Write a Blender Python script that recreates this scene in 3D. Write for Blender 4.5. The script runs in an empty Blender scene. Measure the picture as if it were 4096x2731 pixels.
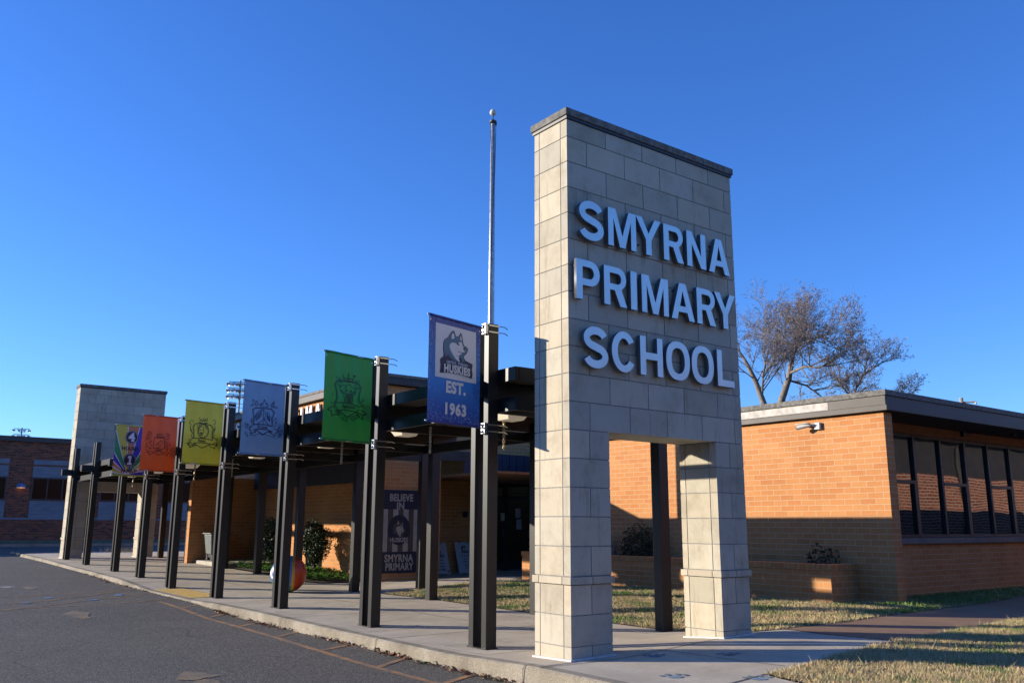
import bpy, bmesh, math, random
import numpy as np
from mathutils import Vector, Matrix
R = random.Random(7)
S = bpy.context.scene
COL = S.collection

# ------------------------------------------------------------------ camera, sky, sun, exposure
cam = bpy.data.cameras.new("camera")
cam.sensor_width = 36.0
cam.lens = 30.727
cam.clip_end = 2000
co = bpy.data.objects.new("camera", cam); COL.objects.link(co)
M3 = Matrix(((0.79667321, -0.12700102, -0.59091669),
             (-0.60439399, -0.16021572, -0.7804094),
             (0.00443865, 0.97887776, -0.20439822)))
co.matrix_world = Matrix.Translation((-6.1055, -7.0456, 1.3566)) @ M3.to_4x4()
S.camera = co

SUN_EL = math.atan(0.35 / math.hypot(1, 0.95))
W = bpy.data.worlds.new("World"); S.world = W; W.use_nodes = True
wn = W.node_tree; bg = wn.nodes["Background"]
sky = wn.nodes.new("ShaderNodeTexSky"); sky.sky_type = 'NISHITA'; sky.sun_disc = False
sky.sun_elevation = SUN_EL; sky.sun_rotation = math.atan2(-1, 0.95)
sky.air_density = 1.0; sky.dust_density = 0.1; sky.ozone_density = 3.0; sky.altitude = 100
hs = wn.nodes.new("ShaderNodeHueSaturation"); hs.inputs["Saturation"].default_value = 1.12; hs.inputs["Value"].default_value = 1.0
tn = wn.nodes.new("ShaderNodeMix"); tn.data_type = 'RGBA'; tn.blend_type = 'MULTIPLY'; tn.inputs[0].default_value = 1.0; tn.inputs[7].default_value = (0.74, 1.07, 1.78, 1)
wn.links.new(sky.outputs[0], hs.inputs["Color"]); wn.links.new(hs.outputs[0], tn.inputs[6]); wn.links.new(tn.outputs[2], bg.inputs[0]); bg.inputs[1].default_value = 0.098
sl = bpy.data.lights.new("sun", 'SUN'); sl.energy = 5.0; sl.angle = math.radians(0.5); sl.color = (1.0, 0.90, 0.74)
so = bpy.data.objects.new("sun", sl); COL.objects.link(so)
so.rotation_euler = Vector((1, -0.95, -0.35)).to_track_quat('-Z', 'Y').to_euler(); so.location = (-30, 28, 12)
S.view_settings.view_transform = 'Standard'; S.view_settings.look = 'None'
S.view_settings.exposure = 0.62; S.view_settings.gamma = 1.0
S.render.engine = 'CYCLES'
S.cycles.max_bounces = 6; S.cycles.diffuse_bounces = 1

# ------------------------------------------------------------------ materials
MATS = {}
def nodes(name):
    m = bpy.data.materials.new(name); m.use_nodes = True; MATS[name] = m
    nt = m.node_tree; b = nt.nodes["Principled BSDF"]
    return m, nt, b
def N(nt, t, **kw):
    n = nt.nodes.new(t)
    for k, v in kw.items():
        if k.startswith('_'): setattr(n, k[1:], v)
        else: n.inputs[k.replace('__', ' ')].default_value = v
    return n
def L(nt, a, b): nt.links.new(a, b)
def ramp(nt, fac, stops):
    r = nt.nodes.new("ShaderNodeValToRGB"); cr = r.color_ramp
    while len(cr.elements) < len(stops): cr.elements.new(0.5)
    for e, (p, c) in zip(cr.elements, stops):
        e.position = p; e.color = (*c, 1) if len(c) == 3 else c
    L(nt, fac, r.inputs[0]); return r
def noise(nt, scale, detail=4, vec=None, rough=0.6):
    n = N(nt, "ShaderNodeTexNoise", Scale=scale, Detail=detail, Roughness=rough)
    if vec is not None: L(nt, vec, n.inputs["Vector"])
    return n
def geo(nt): return nt.nodes.new("ShaderNodeNewGeometry").outputs["Position"]
def mix(nt, fac, a, b, mode='MIX'):
    m = nt.nodes.new("ShaderNodeMix"); m.data_type = 'RGBA'; m.blend_type = mode
    for s, v in ((m.inputs[0], fac), (m.inputs[6], a), (m.inputs[7], b)):
        if hasattr(v, 'is_linked') or hasattr(v, 'links'): L(nt, v, s)
        else: s.default_value = v if isinstance(v, (int, float)) else ((*v, 1) if len(v) == 3 else v)
    return m.outputs[2]
def bump(nt, b, h, strength=0.3, dist=0.01):
    n = N(nt, "ShaderNodeBump", Strength=strength, Distance=dist)
    L(nt, h, n.inputs["Height"]); L(nt, n.outputs[0], b.inputs["Normal"])
def simple(name, col, rough=0.6, metal=0.0, vary=0.12, scale=6.0, bmp=0.0, spec=None, wear=None):
    m, nt, b = nodes(name)
    p = geo(nt); n = noise(nt, scale, 6, p)
    lo = tuple(c * (1 - vary) for c in col); hi = tuple(min(1, c * (1 + vary)) for c in col)
    r = ramp(nt, n.outputs[0], [(0.3, lo), (0.7, hi)])
    out = r.outputs[0]
    if wear:
        n2 = noise(nt, scale * 7, 5, p); r2 = ramp(nt, n2.outputs[0], [(0.6, (0, 0, 0)), (0.7, (1, 1, 1))])
        out = mix(nt, r2.outputs[0], out, wear)
    L(nt, out, b.inputs["Base Color"])
    b.inputs["Roughness"].default_value = rough; b.inputs["Metallic"].default_value = metal
    if spec is not None: b.inputs["Specular IOR Level"].default_value = spec
    if bmp: bump(nt, b, n.outputs[0], bmp)
    return m
def attrmat(name, rough=0.8, sss=0.0, vary=0.1, scale=3, spec=0.3):
    m, nt, b = nodes(name)
    a = nt.nodes.new("ShaderNodeAttribute"); a.attribute_name = "tint"
    p = geo(nt); n = noise(nt, scale, 5, p)
    r = ramp(nt, n.outputs[0], [(0.3, (1 - vary,) * 3), (0.7, (1 + vary * .0,) * 3)])
    L(nt, mix(nt, 1.0, a.outputs["Color"], r.outputs[0], 'MULTIPLY'), b.inputs["Base Color"])
    b.inputs["Roughness"].default_value = rough; b.inputs["Specular IOR Level"].default_value = spec
    return m, nt, b

def brick_mat(name, c1, c2, c3, mortar, bw=0.3048, rh=0.1016, off=0.5, freq=2, ms=0.006, bmp=0.5, fine=90):
    m, nt, b = nodes(name)
    uv = nt.nodes.new("ShaderNodeUVMap"); uv.uv_map = "UVMap"
    br = N(nt, "ShaderNodeTexBrick", Scale=1.0)
    br.inputs["Mortar Size"].default_value = ms; br.inputs["Mortar Smooth"].default_value = 0.1
    br.inputs["Brick Width"].default_value = bw; br.inputs["Row Height"].default_value = rh
    br.offset = off; br.offset_frequency = freq; br.inputs["Bias"].default_value = 0.0
    br.inputs["Color1"].default_value = (0, 0, 0, 1); br.inputs["Color2"].default_value = (1, 1, 1, 1)
    br.inputs["Mortar"].default_value = (0.5, 0.5, 0.5, 1)
    L(nt, uv.outputs[0], br.inputs["Vector"])
    cr = ramp(nt, br.outputs["Color"], [(0.0, c1), (0.45, c2), (1.0, c3)])
    p = geo(nt)
    n = noise(nt, fine, 3, p); r = ramp(nt, n.outputs[0], [(0.35, (0.78,) * 3), (0.62, (1.0,) * 3)])
    n2 = noise(nt, 1.1, 5, p); r2 = ramp(nt, n2.outputs[0], [(0.3, (0.84, 0.82, 0.80)), (0.7, (1.0,) * 3)])
    c = mix(nt, 1.0, cr.outputs[0], r.outputs[0], 'MULTIPLY'); c = mix(nt, 1.0, c, r2.outputs[0], 'MULTIPLY')
    c = mix(nt, br.outputs["Fac"], c, mortar)
    L(nt, c, b.inputs["Base Color"]); b.inputs["Roughness"].default_value = 0.9; b.inputs["Specular IOR Level"].default_value = 0.15
    iv = N(nt, "ShaderNodeMath", _operation='MULTIPLY_ADD'); L(nt, br.outputs["Fac"], iv.inputs[0]); iv.inputs[1].default_value = -1.0
    L(nt, n.outputs[0], iv.inputs[2])
    bump(nt, b, iv.outputs[0], bmp, 0.006)
    return m

brick_mat("orange_brick", (0.59, 0.245, 0.092), (0.63, 0.28, 0.105), (0.65, 0.31, 0.12), (0.54, 0.37, 0.22))
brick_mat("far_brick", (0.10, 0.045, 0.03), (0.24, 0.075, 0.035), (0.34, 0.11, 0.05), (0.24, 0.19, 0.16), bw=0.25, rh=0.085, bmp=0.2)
brick_mat("red_brick", (0.30, 0.085, 0.04), (0.40, 0.12, 0.055), (0.46, 0.15, 0.07), (0.62, 0.55, 0.46), bw=0.3, rh=0.1, ms=0.009)
brick_mat("light_block", (0.23, 0.245, 0.27), (0.25, 0.27, 0.30), (0.28, 0.30, 0.32), (0.17, 0.18, 0.20), bw=0.4, rh=0.1, bmp=0.15)

# tower stone: tint attribute + soot near joints
m, nt, b = nodes("cast_stone")
a = nt.nodes.new("ShaderNodeAttribute"); a.attribute_name = "tint"
p = geo(nt); n = noise(nt, 2.3, 6, p, 0.7); r = ramp(nt, n.outputs[0], [(0.28, (0.72, 0.69, 0.65)), (0.5, (0.94, 0.93, 0.91)), (0.75, (1, 1, 1))])
sep = nt.nodes.new("ShaderNodeSeparateXYZ"); L(nt, p, sep.inputs[0])
mp = nt.nodes.new("ShaderNodeMapping"); mp.inputs["Scale"].default_value = (4.0, 4.0, 0.6); L(nt, p, mp.inputs[0])
n3 = noise(nt, 1.6, 6, mp.outputs[0], 0.7); r3 = ramp(nt, n3.outputs[0], [(0.30, (0.72, 0.69, 0.65)), (0.45, (1, 1, 1))])
n2 = noise(nt, 260, 2, p); r2 = ramp(nt, n2.outputs[0], [(0.3, (0.88,) * 3), (0.6, (1,) * 3)])
c = mix(nt, 1.0, a.outputs["Color"], r.outputs[0], 'MULTIPLY'); c = mix(nt, 1.0, c, r3.outputs[0], 'MULTIPLY'); c = mix(nt, 1.0, c, r2.outputs[0], 'MULTIPLY')
L(nt, c, b.inputs["Base Color"]); b.inputs["Roughness"].default_value = 0.85; b.inputs["Specular IOR Level"].default_value = 0.2
bump(nt, b, n2.outputs[0], 0.15, 0.003)
simple("mortar_grey", (0.26, 0.255, 0.24), 0.95, vary=0.2, scale=20)
simple("weathered_cap", (0.16, 0.15, 0.13), 0.9, vary=0.5, scale=14, bmp=0.4, wear=(0.32, 0.31, 0.28))
simple("caulk", (0.62, 0.61, 0.58), 0.7, vary=0.15, scale=15)
simple("letter_aluminium", (0.57, 0.59, 0.56), 0.40, metal=0.75, vary=0.05, scale=3)
simple("letter_side", (0.16, 0.16, 0.165), 0.6, metal=0.3)
simple("bronze_steel", (0.011, 0.011, 0.011), 0.37, metal=0.0, vary=0.15, scale=5, spec=0.40)
simple("dark_deck", (0.045, 0.04, 0.036), 0.8, vary=0.25)
simple("dark_metal", (0.035, 0.035, 0.038), 0.4, metal=0.3)
simple("fascia_brown", (0.058, 0.045, 0.038), 0.5, metal=0.0, vary=0.2, scale=3, spec=0.35)
simple("fascia_light", (0.42, 0.38, 0.33), 0.6, vary=0.35, scale=9)
simple("tan_panel", (0.24, 0.12, 0.055), 0.8, vary=0.15)
simple("navy_panel", (0.03, 0.035, 0.06), 0.5)
simple("cream_letter", (0.82, 0.80, 0.74), 0.5, vary=0.05)
simple("galvanised", (0.42, 0.43, 0.44), 0.42, metal=0.5, vary=0.3, scale=12)
simple("chrome_clamp", (0.55, 0.56, 0.57), 0.25, metal=1.0)
simple("white_plastic", (0.72, 0.72, 0.70), 0.4, vary=0.06)
simple("camera_grey", (0.60, 0.58, 0.54), 0.5)
simple("concrete_stoop", (0.42, 0.38, 0.31), 0.9, vary=0.2, scale=9, bmp=0.3)
simple("ivory_ball", (0.62, 0.60, 0.54), 0.6, vary=0.1, scale=20)
simple("brass_chain", (0.45, 0.36, 0.22), 0.45, metal=0.5, vary=0.4, scale=60)
simple("bin_grey", (0.10, 0.12, 0.12), 0.5, vary=0.2)
simple("sill_stone", (0.20, 0.17, 0.145), 0.85, vary=0.2)
simple("soil", (0.06, 0.04, 0.025), 1.0, vary=0.4, scale=30, bmp=0.5)
simple("wood_pole", (0.33, 0.27, 0.20), 0.9, vary=0.3, scale=12)
simple("floodlight_housing", (0.5, 0.5, 0.5), 0.3, metal=0.6)
simple("road_dark", (0.025, 0.025, 0.025), 0.95)
simple("lamp_blue", (0.10, 0.16, 0.30), 0.4)
simple("paper", (0.45, 0.47, 0.44), 0.8)
simple("navy_sign", (0.006, 0.009, 0.032), 0.6); simple("mural_white", (0.34, 0.30, 0.26), 0.8); simple("mural_tan", (0.075, 0.06, 0.045), 0.8)
simple("sign_ink", (0.02, 0.02, 0.04), 0.7); simple("sign_board", (0.50, 0.51, 0.54), 0.5, vary=0.05); simple("gold_dot", (0.35, 0.24, 0.05), 0.6)
simple("bark", (0.19, 0.155, 0.12), 0.95, vary=0.45, scale=8, bmp=0.4)
simple("twig_red", (0.23, 0.18, 0.155), 0.9, vary=0.4, scale=2)
for n_, c_ in dict(ball_blue=(0.05, 0.17, 0.42), ball_orange=(0.55, 0.055, 0.012), ball_yellow=(0.55, 0.33, 0.04), ball_white=(0.75, 0.78, 0.85), ball_green=(0.03, 0.16, 0.13)).items():
    simple(n_, c_, 0.35, vary=0.1, scale=8)

def lens_mat():
    m, nt, b = nodes("lamp_lens"); b.inputs["Base Color"].default_value = (0.75, 0.66, 0.52, 1)
    b.inputs["Roughness"].default_value = 0.35; b.inputs["Subsurface Weight"].default_value = 0.0
    b.inputs["Emission Color"].default_value = (1.0, 0.86, 0.66, 1); b.inputs["Emission Strength"].default_value = 0.07
    m, nt, b = nodes("warm_glow"); b.inputs["Base Color"].default_value = (0.8, 0.6, 0.4, 1)
    b.inputs["Emission Color"].default_value = (1.0, 0.55, 0.22, 1); b.inputs["Emission Strength"].default_value = 0.2
lens_mat()

# glass: dark mirror-like pane with slight waviness
def glass_mat(name, base, wav, rough=0.02):
    m, nt, b = nodes(name); b.inputs["Base Color"].default_value = (*base, 1)
    b.inputs["Roughness"].default_value = rough; b.inputs["Specular IOR Level"].default_value = 1.0; b.inputs["IOR"].default_value = 1.9
    p = geo(nt); n = noise(nt, 0.9, 1, p); bump(nt, b, n.outputs[0], wav, 0.02)
glass_mat("window_glass", (0.006, 0.006, 0.007), 0.22); glass_mat("far_glass", (0.012, 0.008, 0.007), 0.2, 0.15); MATS["far_glass"].node_tree.nodes["Principled BSDF"].inputs["IOR"].default_value = 1.2; MATS["far_glass"].node_tree.nodes["Principled BSDF"].inputs["Specular IOR Level"].default_value = 0.4; glass_mat("door_glass", (0.006, 0.006, 0.007), 0.1)

# asphalt
m, nt, b = nodes("asphalt")
p = geo(nt)
v = N(nt, "ShaderNodeTexVoronoi", Scale=52.0); L(nt, p, v.inputs["Vector"])
n = noise(nt, 150, 3, p); n2 = noise(nt, 0.7, 6, p); n4 = noise(nt, 3.2, 5, p, 0.7)
c = ramp(nt, v.outputs["Distance"], [(0.1, (0.34, 0.31, 0.262)), (0.55, (0.105, 0.097, 0.083))]).outputs[0]
c = mix(nt, 1.0, c, ramp(nt, n.outputs[0], [(0.3, (0.6,) * 3), (0.65, (1.1,) * 3)]).outputs[0], 'MULTIPLY')
c = mix(nt, 1.0, c, ramp(nt, n2.outputs[0], [(0.3, (0.80,) * 3), (0.7, (1.0,) * 3)]).outputs[0], 'MULTIPLY')
mp = nt.nodes.new("ShaderNodeMapping"); mp.inputs["Rotation"].default_value = (0, 0, 0.9); mp.inputs["Scale"].default_value = (1.2, 5.0, 1); L(nt, p, mp.inputs[0])
gn = noise(nt, 26, 5, p, 0.9)
c = mix(nt, 1.0, c, ramp(nt, gn.outputs[0], [(0.36, (0.45,) * 3), (0.5, (0.95,) * 3), (0.64, (1.75, 1.68, 1.6))]).outputs[0], 'MULTIPLY')
n5 = noise(nt, 1.1, 6, mp.outputs[0], 0.75)
c = mix(nt, 1.0, c, ramp(nt, n5.outputs[0], [(0.66, (1,) * 3), (0.72, (0.5,) * 3)]).outputs[0], 'MULTIPLY')
L(nt, c, b.inputs["Base Color"]); b.inputs["Roughness"].default_value = 0.82; b.inputs["Specular IOR Level"].default_value = 0.35
bump(nt, b, gn.outputs[0], 1.0, 0.025)

# concrete
def concrete(name, base, dark, stain, agg=0.9, aggs=160):
    m, nt, b = nodes(name); p = geo(nt)
    n = noise(nt, 1.3, 7, p, 0.65); n2 = noise(nt, aggs, 2, p); n3 = noise(nt, 5, 6, p, 0.7)
    c = ramp(nt, n.outputs[0], [(0.3, dark), (0.6, base)]).outputs[0]
    c = mix(nt, 1.0, c, ramp(nt, n2.outputs[0], [(0.3, (agg - .2,) * 3), (0.65, (1.05,) * 3)]).outputs[0], 'MULTIPLY')
    c = mix(nt, ramp(nt, n3.outputs[0], [(0.52, (0, 0, 0)), (0.75, (0.6,) * 3)]).outputs[0], c, stain)
    L(nt, c, b.inputs["Base Color"]); b.inputs["Roughness"].default_value = 0.88; b.inputs["Specular IOR Level"].default_value = 0.25
    bump(nt, b, n2.outputs[0], 0.25, 0.004)
concrete("sidewalk_concrete", (0.62, 0.53, 0.39), (0.46, 0.39, 0.285), (0.34, 0.28, 0.205))
concrete("kerb_concrete", (0.38, 0.33, 0.25), (0.20, 0.17, 0.12), (0.10, 0.08, 0.055), agg=.8, aggs=70)
concrete("brown_path", (0.37, 0.23, 0.135), (0.29, 0.18, 0.11), (0.24, 0.15, 0.09), agg=0.75, aggs=110)
simple("joint_dark", (0.10, 0.09, 0.08), 0.95)
simple("joint_light", (0.66, 0.62, 0.55), 0.8)
simple("tactile_yellow", (0.62, 0.40, 0.10), 0.7, vary=0.1, scale=9)
def worn_paint(name, col):
    m, nt, b = nodes(name); p = geo(nt)
    n = noise(nt, 70, 4, p, 0.7); n2 = noise(nt, 4, 5, p)
    fac = N(nt, "ShaderNodeMath", _operation='ADD'); L(nt, n.outputs[0], fac.inputs[0]); L(nt, n2.outputs[0], fac.inputs[1])
    hf = N(nt, "ShaderNodeMath", _operation='MULTIPLY'); L(nt, fac.outputs[0], hf.inputs[0]); hf.inputs[1].default_value = 0.5
    r = ramp(nt, hf.outputs[0], [(0.44, (0, 0, 0)), (0.58, (0.9,) * 3)])
    c = mix(nt, r.outputs[0], col, (0.12, 0.112, 0.105)); L(nt, c, b.inputs["Base Color"]); b.inputs["Roughness"].default_value = 0.85
    gn_ = noise(nt, 26, 5, p, 0.9); bump(nt, b, gn_.outputs[0], 1.0, 0.025)
worn_paint("orange_paint", (0.42, 0.21, 0.075)); worn_paint("tan_paint", (0.25, 0.18, 0.10)); worn_paint("blue_paint", (0.08, 0.30, 0.60)); worn_paint("white_paint", (0.6, 0.58, 0.54))
worn_paint("paw_blue", (0.22, 0.36, 0.46))
# lawn soil under blades
m, nt, b = nodes("lawn_soil"); p = geo(nt); n = noise(nt, 1.8, 6, p, 0.7); n2 = noise(nt, 60, 4, p)
c = ramp(nt, n.outputs[0], [(0.35, (0.30, 0.235, 0.13)), (0.5, (0.25, 0.20, 0.10)), (0.68, (0.07, 0.11, 0.03))]).outputs[0]
c = mix(nt, 1.0, c, ramp(nt, n2.outputs[0], [(0.3, (0.5,) * 3), (0.7, (1.1,) * 3)]).outputs[0], 'MULTIPLY')
L(nt, c, b.inputs["Base Color"]); b.inputs["Roughness"].default_value = 1.0; bump(nt, b, n2.outputs[0], 0.8, 0.02)
attrmat("blade", 0.75, vary=0.05); attrmat("leaf", 0.5, vary=0.15, scale=9, spec=0.35)

# banner fabrics
def fabric(name, col, rough=0.5, trans=0.05, grad=None):
    m, nt, b = nodes(name); p = geo(nt)
    n = noise(nt, 2.5, 4, p); 
    r = ramp(nt, n.outputs[0], [(0.3, tuple(c * 0.88 for c in col)), (0.7, tuple(min(1, c * 1.08) for c in col))])
    c = r.outputs[0]
    if grad:
        uv = nt.nodes.new("ShaderNodeUVMap"); uv.uv_map = "art"; s = nt.nodes.new("ShaderNodeSeparateXYZ"); L(nt, uv.outputs[0], s.inputs[0])
        d = N(nt, "ShaderNodeMath", _operation='DISTANCE') if False else None
        g = ramp(nt, s.outputs[1], grad); c = mix(nt, 1.0, g.outputs[0], ramp(nt, n.outputs[0], [(0.3, (0.9,) * 3), (0.7, (1.05,) * 3)]).outputs[0], 'MULTIPLY')
    tr = N(nt, "ShaderNodeBsdfTranslucent"); L(nt, c, tr.inputs[0]); L(nt, c, b.inputs["Base Color"])
    b.inputs["Roughness"].default_value = rough
    mx = N(nt, "ShaderNodeMixShader"); mx.inputs[0].default_value = trans
    out = nt.nodes["Material Output"]; L(nt, b.outputs[0], mx.inputs[1]); L(nt, tr.outputs[0], mx.inputs[2]); L(nt, mx.outputs[0], out.inputs[0])
fabric("fabric_green", (0.018, 0.24, 0.04)); fabric("fabric_blue", (0.13, 0.245, 0.45)); fabric("fabric_yellow", (0.56, 0.48, 0.035))
fabric("fabric_orange", (0.66, 0.085, 0.012)); fabric("fabric_navy", (0.02, 0.05, 0.34), grad=[(0.0, (0.015, 0.035, 0.25)), (0.38, (0.010, 0.14, 0.50)), (0.7, (0.012, 0.10, 0.38)), (1.0, (0.025, 0.045, 0.24))])
for n_, c_ in dict(p_white=(0.60, 0.62, 0.68), p_yellow=(0.50, 0.48, 0.05), p_salmon=(0.55, 0.20, 0.07), p_violet=(0.05, 0.035, 0.38), p_green=(0.02, 0.26, 0.09), p_black=(0.025, 0.012, 0.02),
                   ink_green=(0.005, 0.05, 0.02), ink_blue=(0.015, 0.02, 0.12), ink_yellow=(0.05, 0.055, 0.01), ink_orange=(0.16, 0.015, 0.004), logo_navy=(0.012, 0.014, 0.06), logo_slate=(0.05, 0.14, 0.25), logo_pale=(0.30, 0.42, 0.60)).items():
    simple(n_, c_, 0.5, vary=0.04)

# ------------------------------------------------------------------ mesh helpers
class B:
    def __init__(s): s.v = []; s.f = []; s.m = []; s.t = []; s.cur = 0; s.tint = (1, 1, 1)
    def face(s, pts):
        i = len(s.v); s.v.extend([tuple(p) for p in pts]); s.f.append(tuple(range(i, i + len(pts)))); s.m.append(s.cur); s.t.append(s.tint)
    def poly(s, verts, faces):
        i = len(s.v); s.v.extend([tuple(p) for p in verts])
        for f in faces: s.f.append(tuple(i + k for k in f)); s.m.append(s.cur); s.t.append(s.tint)
    def box(s, x0, x1, y0, y1, z0, z1):
        x0, x1 = sorted((x0, x1)); y0, y1 = sorted((y0, y1)); z0, z1 = sorted((z0, z1))
        v = [(x0, y0, z0), (x1, y0, z0), (x1, y1, z0), (x0, y1, z0), (x0, y0, z1), (x1, y0, z1), (x1, y1, z1), (x0, y1, z1)]
        s.poly(v, [(0, 3, 2, 1), (4, 5, 6, 7), (0, 1, 5, 4), (1, 2, 6, 5), (2, 3, 7, 6), (3, 0, 4, 7)]); return s
    def tube(s, pts, rad, n=8, cap=True):
        pts = [Vector(p) for p in pts]; rad = rad if hasattr(rad, '__len__') else [rad] * len(pts)
        rings = []; up = None
        for i, p in enumerate(pts):
            d = (pts[min(i + 1, len(pts) - 1)] - pts[max(i - 1, 0)]).normalized()
            if up is None: up = Vector((0, 0, 1)) if abs(d.z) < 0.9 else Vector((1, 0, 0))
            x = d.cross(up); 
            if x.length < 1e-5: x = d.cross(Vector((0, 1, 0)))
            x.normalize(); y = x.cross(d).normalized(); up = y
            rings.append([p + (x * math.cos(a) + y * math.sin(a)) * rad[i] for a in [2 * math.pi * k / n for k in range(n)]])
        vs = [q for r in rings for q in r]; fs = []
        for i in range(len(pts) - 1):
            for k in range(n): fs.append((i * n + k, i * n + (k + 1) % n, (i + 1) * n + (k + 1) % n, (i + 1) * n + k))
        if cap: fs.append(tuple(range(n))[::-1]); fs.append(tuple((len(pts) - 1) * n + k for k in range(n)))
        s.poly(vs, fs); return s
    def lathe(s, c, prof, n=24, sx=1, sy=1):
        vs = []; fs = []
        for r, z in prof:
            for k in range(n): a = 2 * math.pi * k / n; vs.append((c[0] + r * sx * math.cos(a), c[1] + r * sy * math.sin(a), c[2] + z))
        for i in range(len(prof) - 1):
            for k in range(n): fs.append((i * n + k, i * n + (k + 1) % n, (i + 1) * n + (k + 1) % n, (i + 1) * n + k))
        fs.append(tuple(range(n))[::-1]); fs.append(tuple((len(prof) - 1) * n + k for k in range(n)))
        s.poly(vs, fs); return s
    def sphere(s, c, r, n=20, m=12):
        return s.lathe(c, [(max(1e-4, r * math.sin(math.pi * i / m)), -r * math.cos(math.pi * i / m)) for i in range(m + 1)], n)
    def prism(s, poly, z0, z1):
        n = len(poly); vs = [(x, y, z0) for x, y in poly] + [(x, y, z1) for x, y in poly]
        s.poly(vs, [tuple(range(n))[::-1], tuple(range(n, 2 * n))] + [(i, (i + 1) % n, n + (i + 1) % n, n + i) for i in range(n)]); return s

def world_of(o):
    l = Vector((0, 0, 0))
    while o is not None: l = l + o.location; o = o.parent
    return l
def make(name, b, mats, parent=None, loc=None, bevel=0, smooth=False):
    me = bpy.data.meshes.new(name)
    off = world_of(parent) if parent else Vector(loc or (0, 0, 0))
    V = np.array(b.v, float) - np.array(off)[None, :]
    me.from_pydata(V.tolist(), [], b.f)
    for k in ([mats] if isinstance(mats, str) else mats): me.materials.append(MATS[k])
    me.polygons.foreach_set("material_index", b.m)
    uvl = me.uv_layers.new(name="UVMap")
    Wv = np.array(b.v, float)
    nrm = np.zeros(len(me.polygons) * 3); me.polygons.foreach_get("normal", nrm); nrm = np.abs(nrm.reshape(-1, 3))
    uv = np.zeros((len(me.loops), 2)); 
    li = np.zeros(len(me.loops), int); me.loops.foreach_get("vertex_index", li)
    ls = np.zeros(len(me.polygons), int); me.polygons.foreach_get("loop_start", ls); lt = np.zeros(len(me.polygons), int); me.polygons.foreach_get("loop_total", lt)
    pf = np.repeat(np.arange(len(me.polygons)), lt)
    dom = nrm.argmax(1)[pf]; P = Wv[li]
    uv[:, 0] = np.where(dom == 0, P[:, 1], P[:, 0]); uv[:, 1] = np.where(dom == 2, P[:, 1], P[:, 2])
    uvl.data.foreach_set("uv", uv.ravel())
    if any(t != (1, 1, 1) for t in b.t):
        at = me.attributes.new("tint", 'FLOAT_COLOR', 'CORNER')
        T = np.ones((len(me.loops), 4)); T[:, :3] = np.array(b.t)[pf]; at.data.foreach_set("color", T.ravel())
    elif any(MATS[k].name in ("cast_stone", "blade", "leaf") for k in ([mats] if isinstance(mats, str) else mats)):
        at = me.attributes.new("tint", 'FLOAT_COLOR', 'CORNER'); at.data.foreach_set("color", np.ones(len(me.loops) * 4))
    me.update()
    if smooth: me.polygons.foreach_set("use_smooth", [True] * len(me.polygons))
    o = bpy.data.objects.new(name, me); COL.objects.link(o)
    if parent: o.parent = parent
    else: o.location = off
    if bevel:
        bv = o.modifiers.new("bevel", 'BEVEL'); bv.width = bevel; bv.segments = 2; bv.limit_method = 'ANGLE'
    return o
def tag(o, label, cat, group=None):
    o["label"] = label; o["category"] = cat
    if group: o["group"] = group
    return o
def thing(name, loc, label, cat, group=None):
    o = bpy.data.objects.new(name, None); COL.objects.link(o); o.location = loc; o.empty_display_size = 0.2
    return tag(o, label, cat, group)
def struct(name, b, mats, kind="structure", **kw):
    o = make(name, b, mats, **kw); o["kind"] = kind; return o
def copy_thing(root, loc):
    c = root.copy(); COL.objects.link(c); c.location = loc
    for ch in root.children:
        d = ch.copy(); COL.objects.link(d); d.parent = c
        for g in ch.children:
            e = g.copy(); COL.objects.link(e); e.parent = d
    return c

# ------------------------------------------------------------------ terrain heights
GY = ([-40, 0, 1.5, 4.2, 7.4, 9.3, 10.6, 13.6, 14.8, 16.15, 18.7, 22.15, 25.1, 30, 60], [0, 0, -.05, -.056, -.045, -.06, -.09, -.078, -.02, .03, .064, .105, .16, .20, .2])
AY = ([-60, 8, 10.3, 13.3, 16, 20, 26, 35, 45, 400], [-.2, -.2, -.125, -.115, -.09, 0, .08, .14, .18, .18])
def g0(x, y):
    z = float(np.interp(y, *GY))
    z += .07 * min(max(x / 2.9, 0), 1) * min(max(1 - y / 1.3, 0), 1) * min(max((y + 3.5) / 2, 0), 1)
    if x > 3.3 and y < 12: t = min((x - 3.3) / 2, 1); z = z * (1 - t) + .05 * t
    return z
def az(y): return float(np.interp(y, *AY))
def hsheet(b, poly, zf, step=0.5, dz=0.0):
    """triangulated sheet following zf inside poly (list of xy), cut into strips along Y"""
    bm = bmesh.new(); vs = [bm.verts.new((x, y, 0)) for x, y in poly]; bm.faces.new(vs)
    ys = [p[1] for p in poly]; xs = [p[0] for p in poly]
    y = math.floor(min(ys) / step) * step + step
    while y < max(ys):
        bmesh.ops.bisect_plane(bm, geom=bm.verts[:] + bm.edges[:] + bm.faces[:], plane_co=(0, y, 0), plane_no=(0, 1, 0)); y += step
    for xc in (0.01, 1, 2, 2.9, 3.3, 4.3, 5.3):
        if min(xs) < xc < max(xs): bmesh.ops.bisect_plane(bm, geom=bm.verts[:] + bm.edges[:] + bm.faces[:], plane_co=(xc, 0, 0), plane_no=(1, 0, 0))
    bmesh.ops.triangulate(bm, faces=bm.faces[:])
    for f in bm.faces:
        pts = [(v.co.x, v.co.y, zf(v.co.x, v.co.y) + dz) for v in f.verts]
        if f.normal.z < 0: pts.reverse()
        b.face(pts)
    bm.free()

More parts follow.
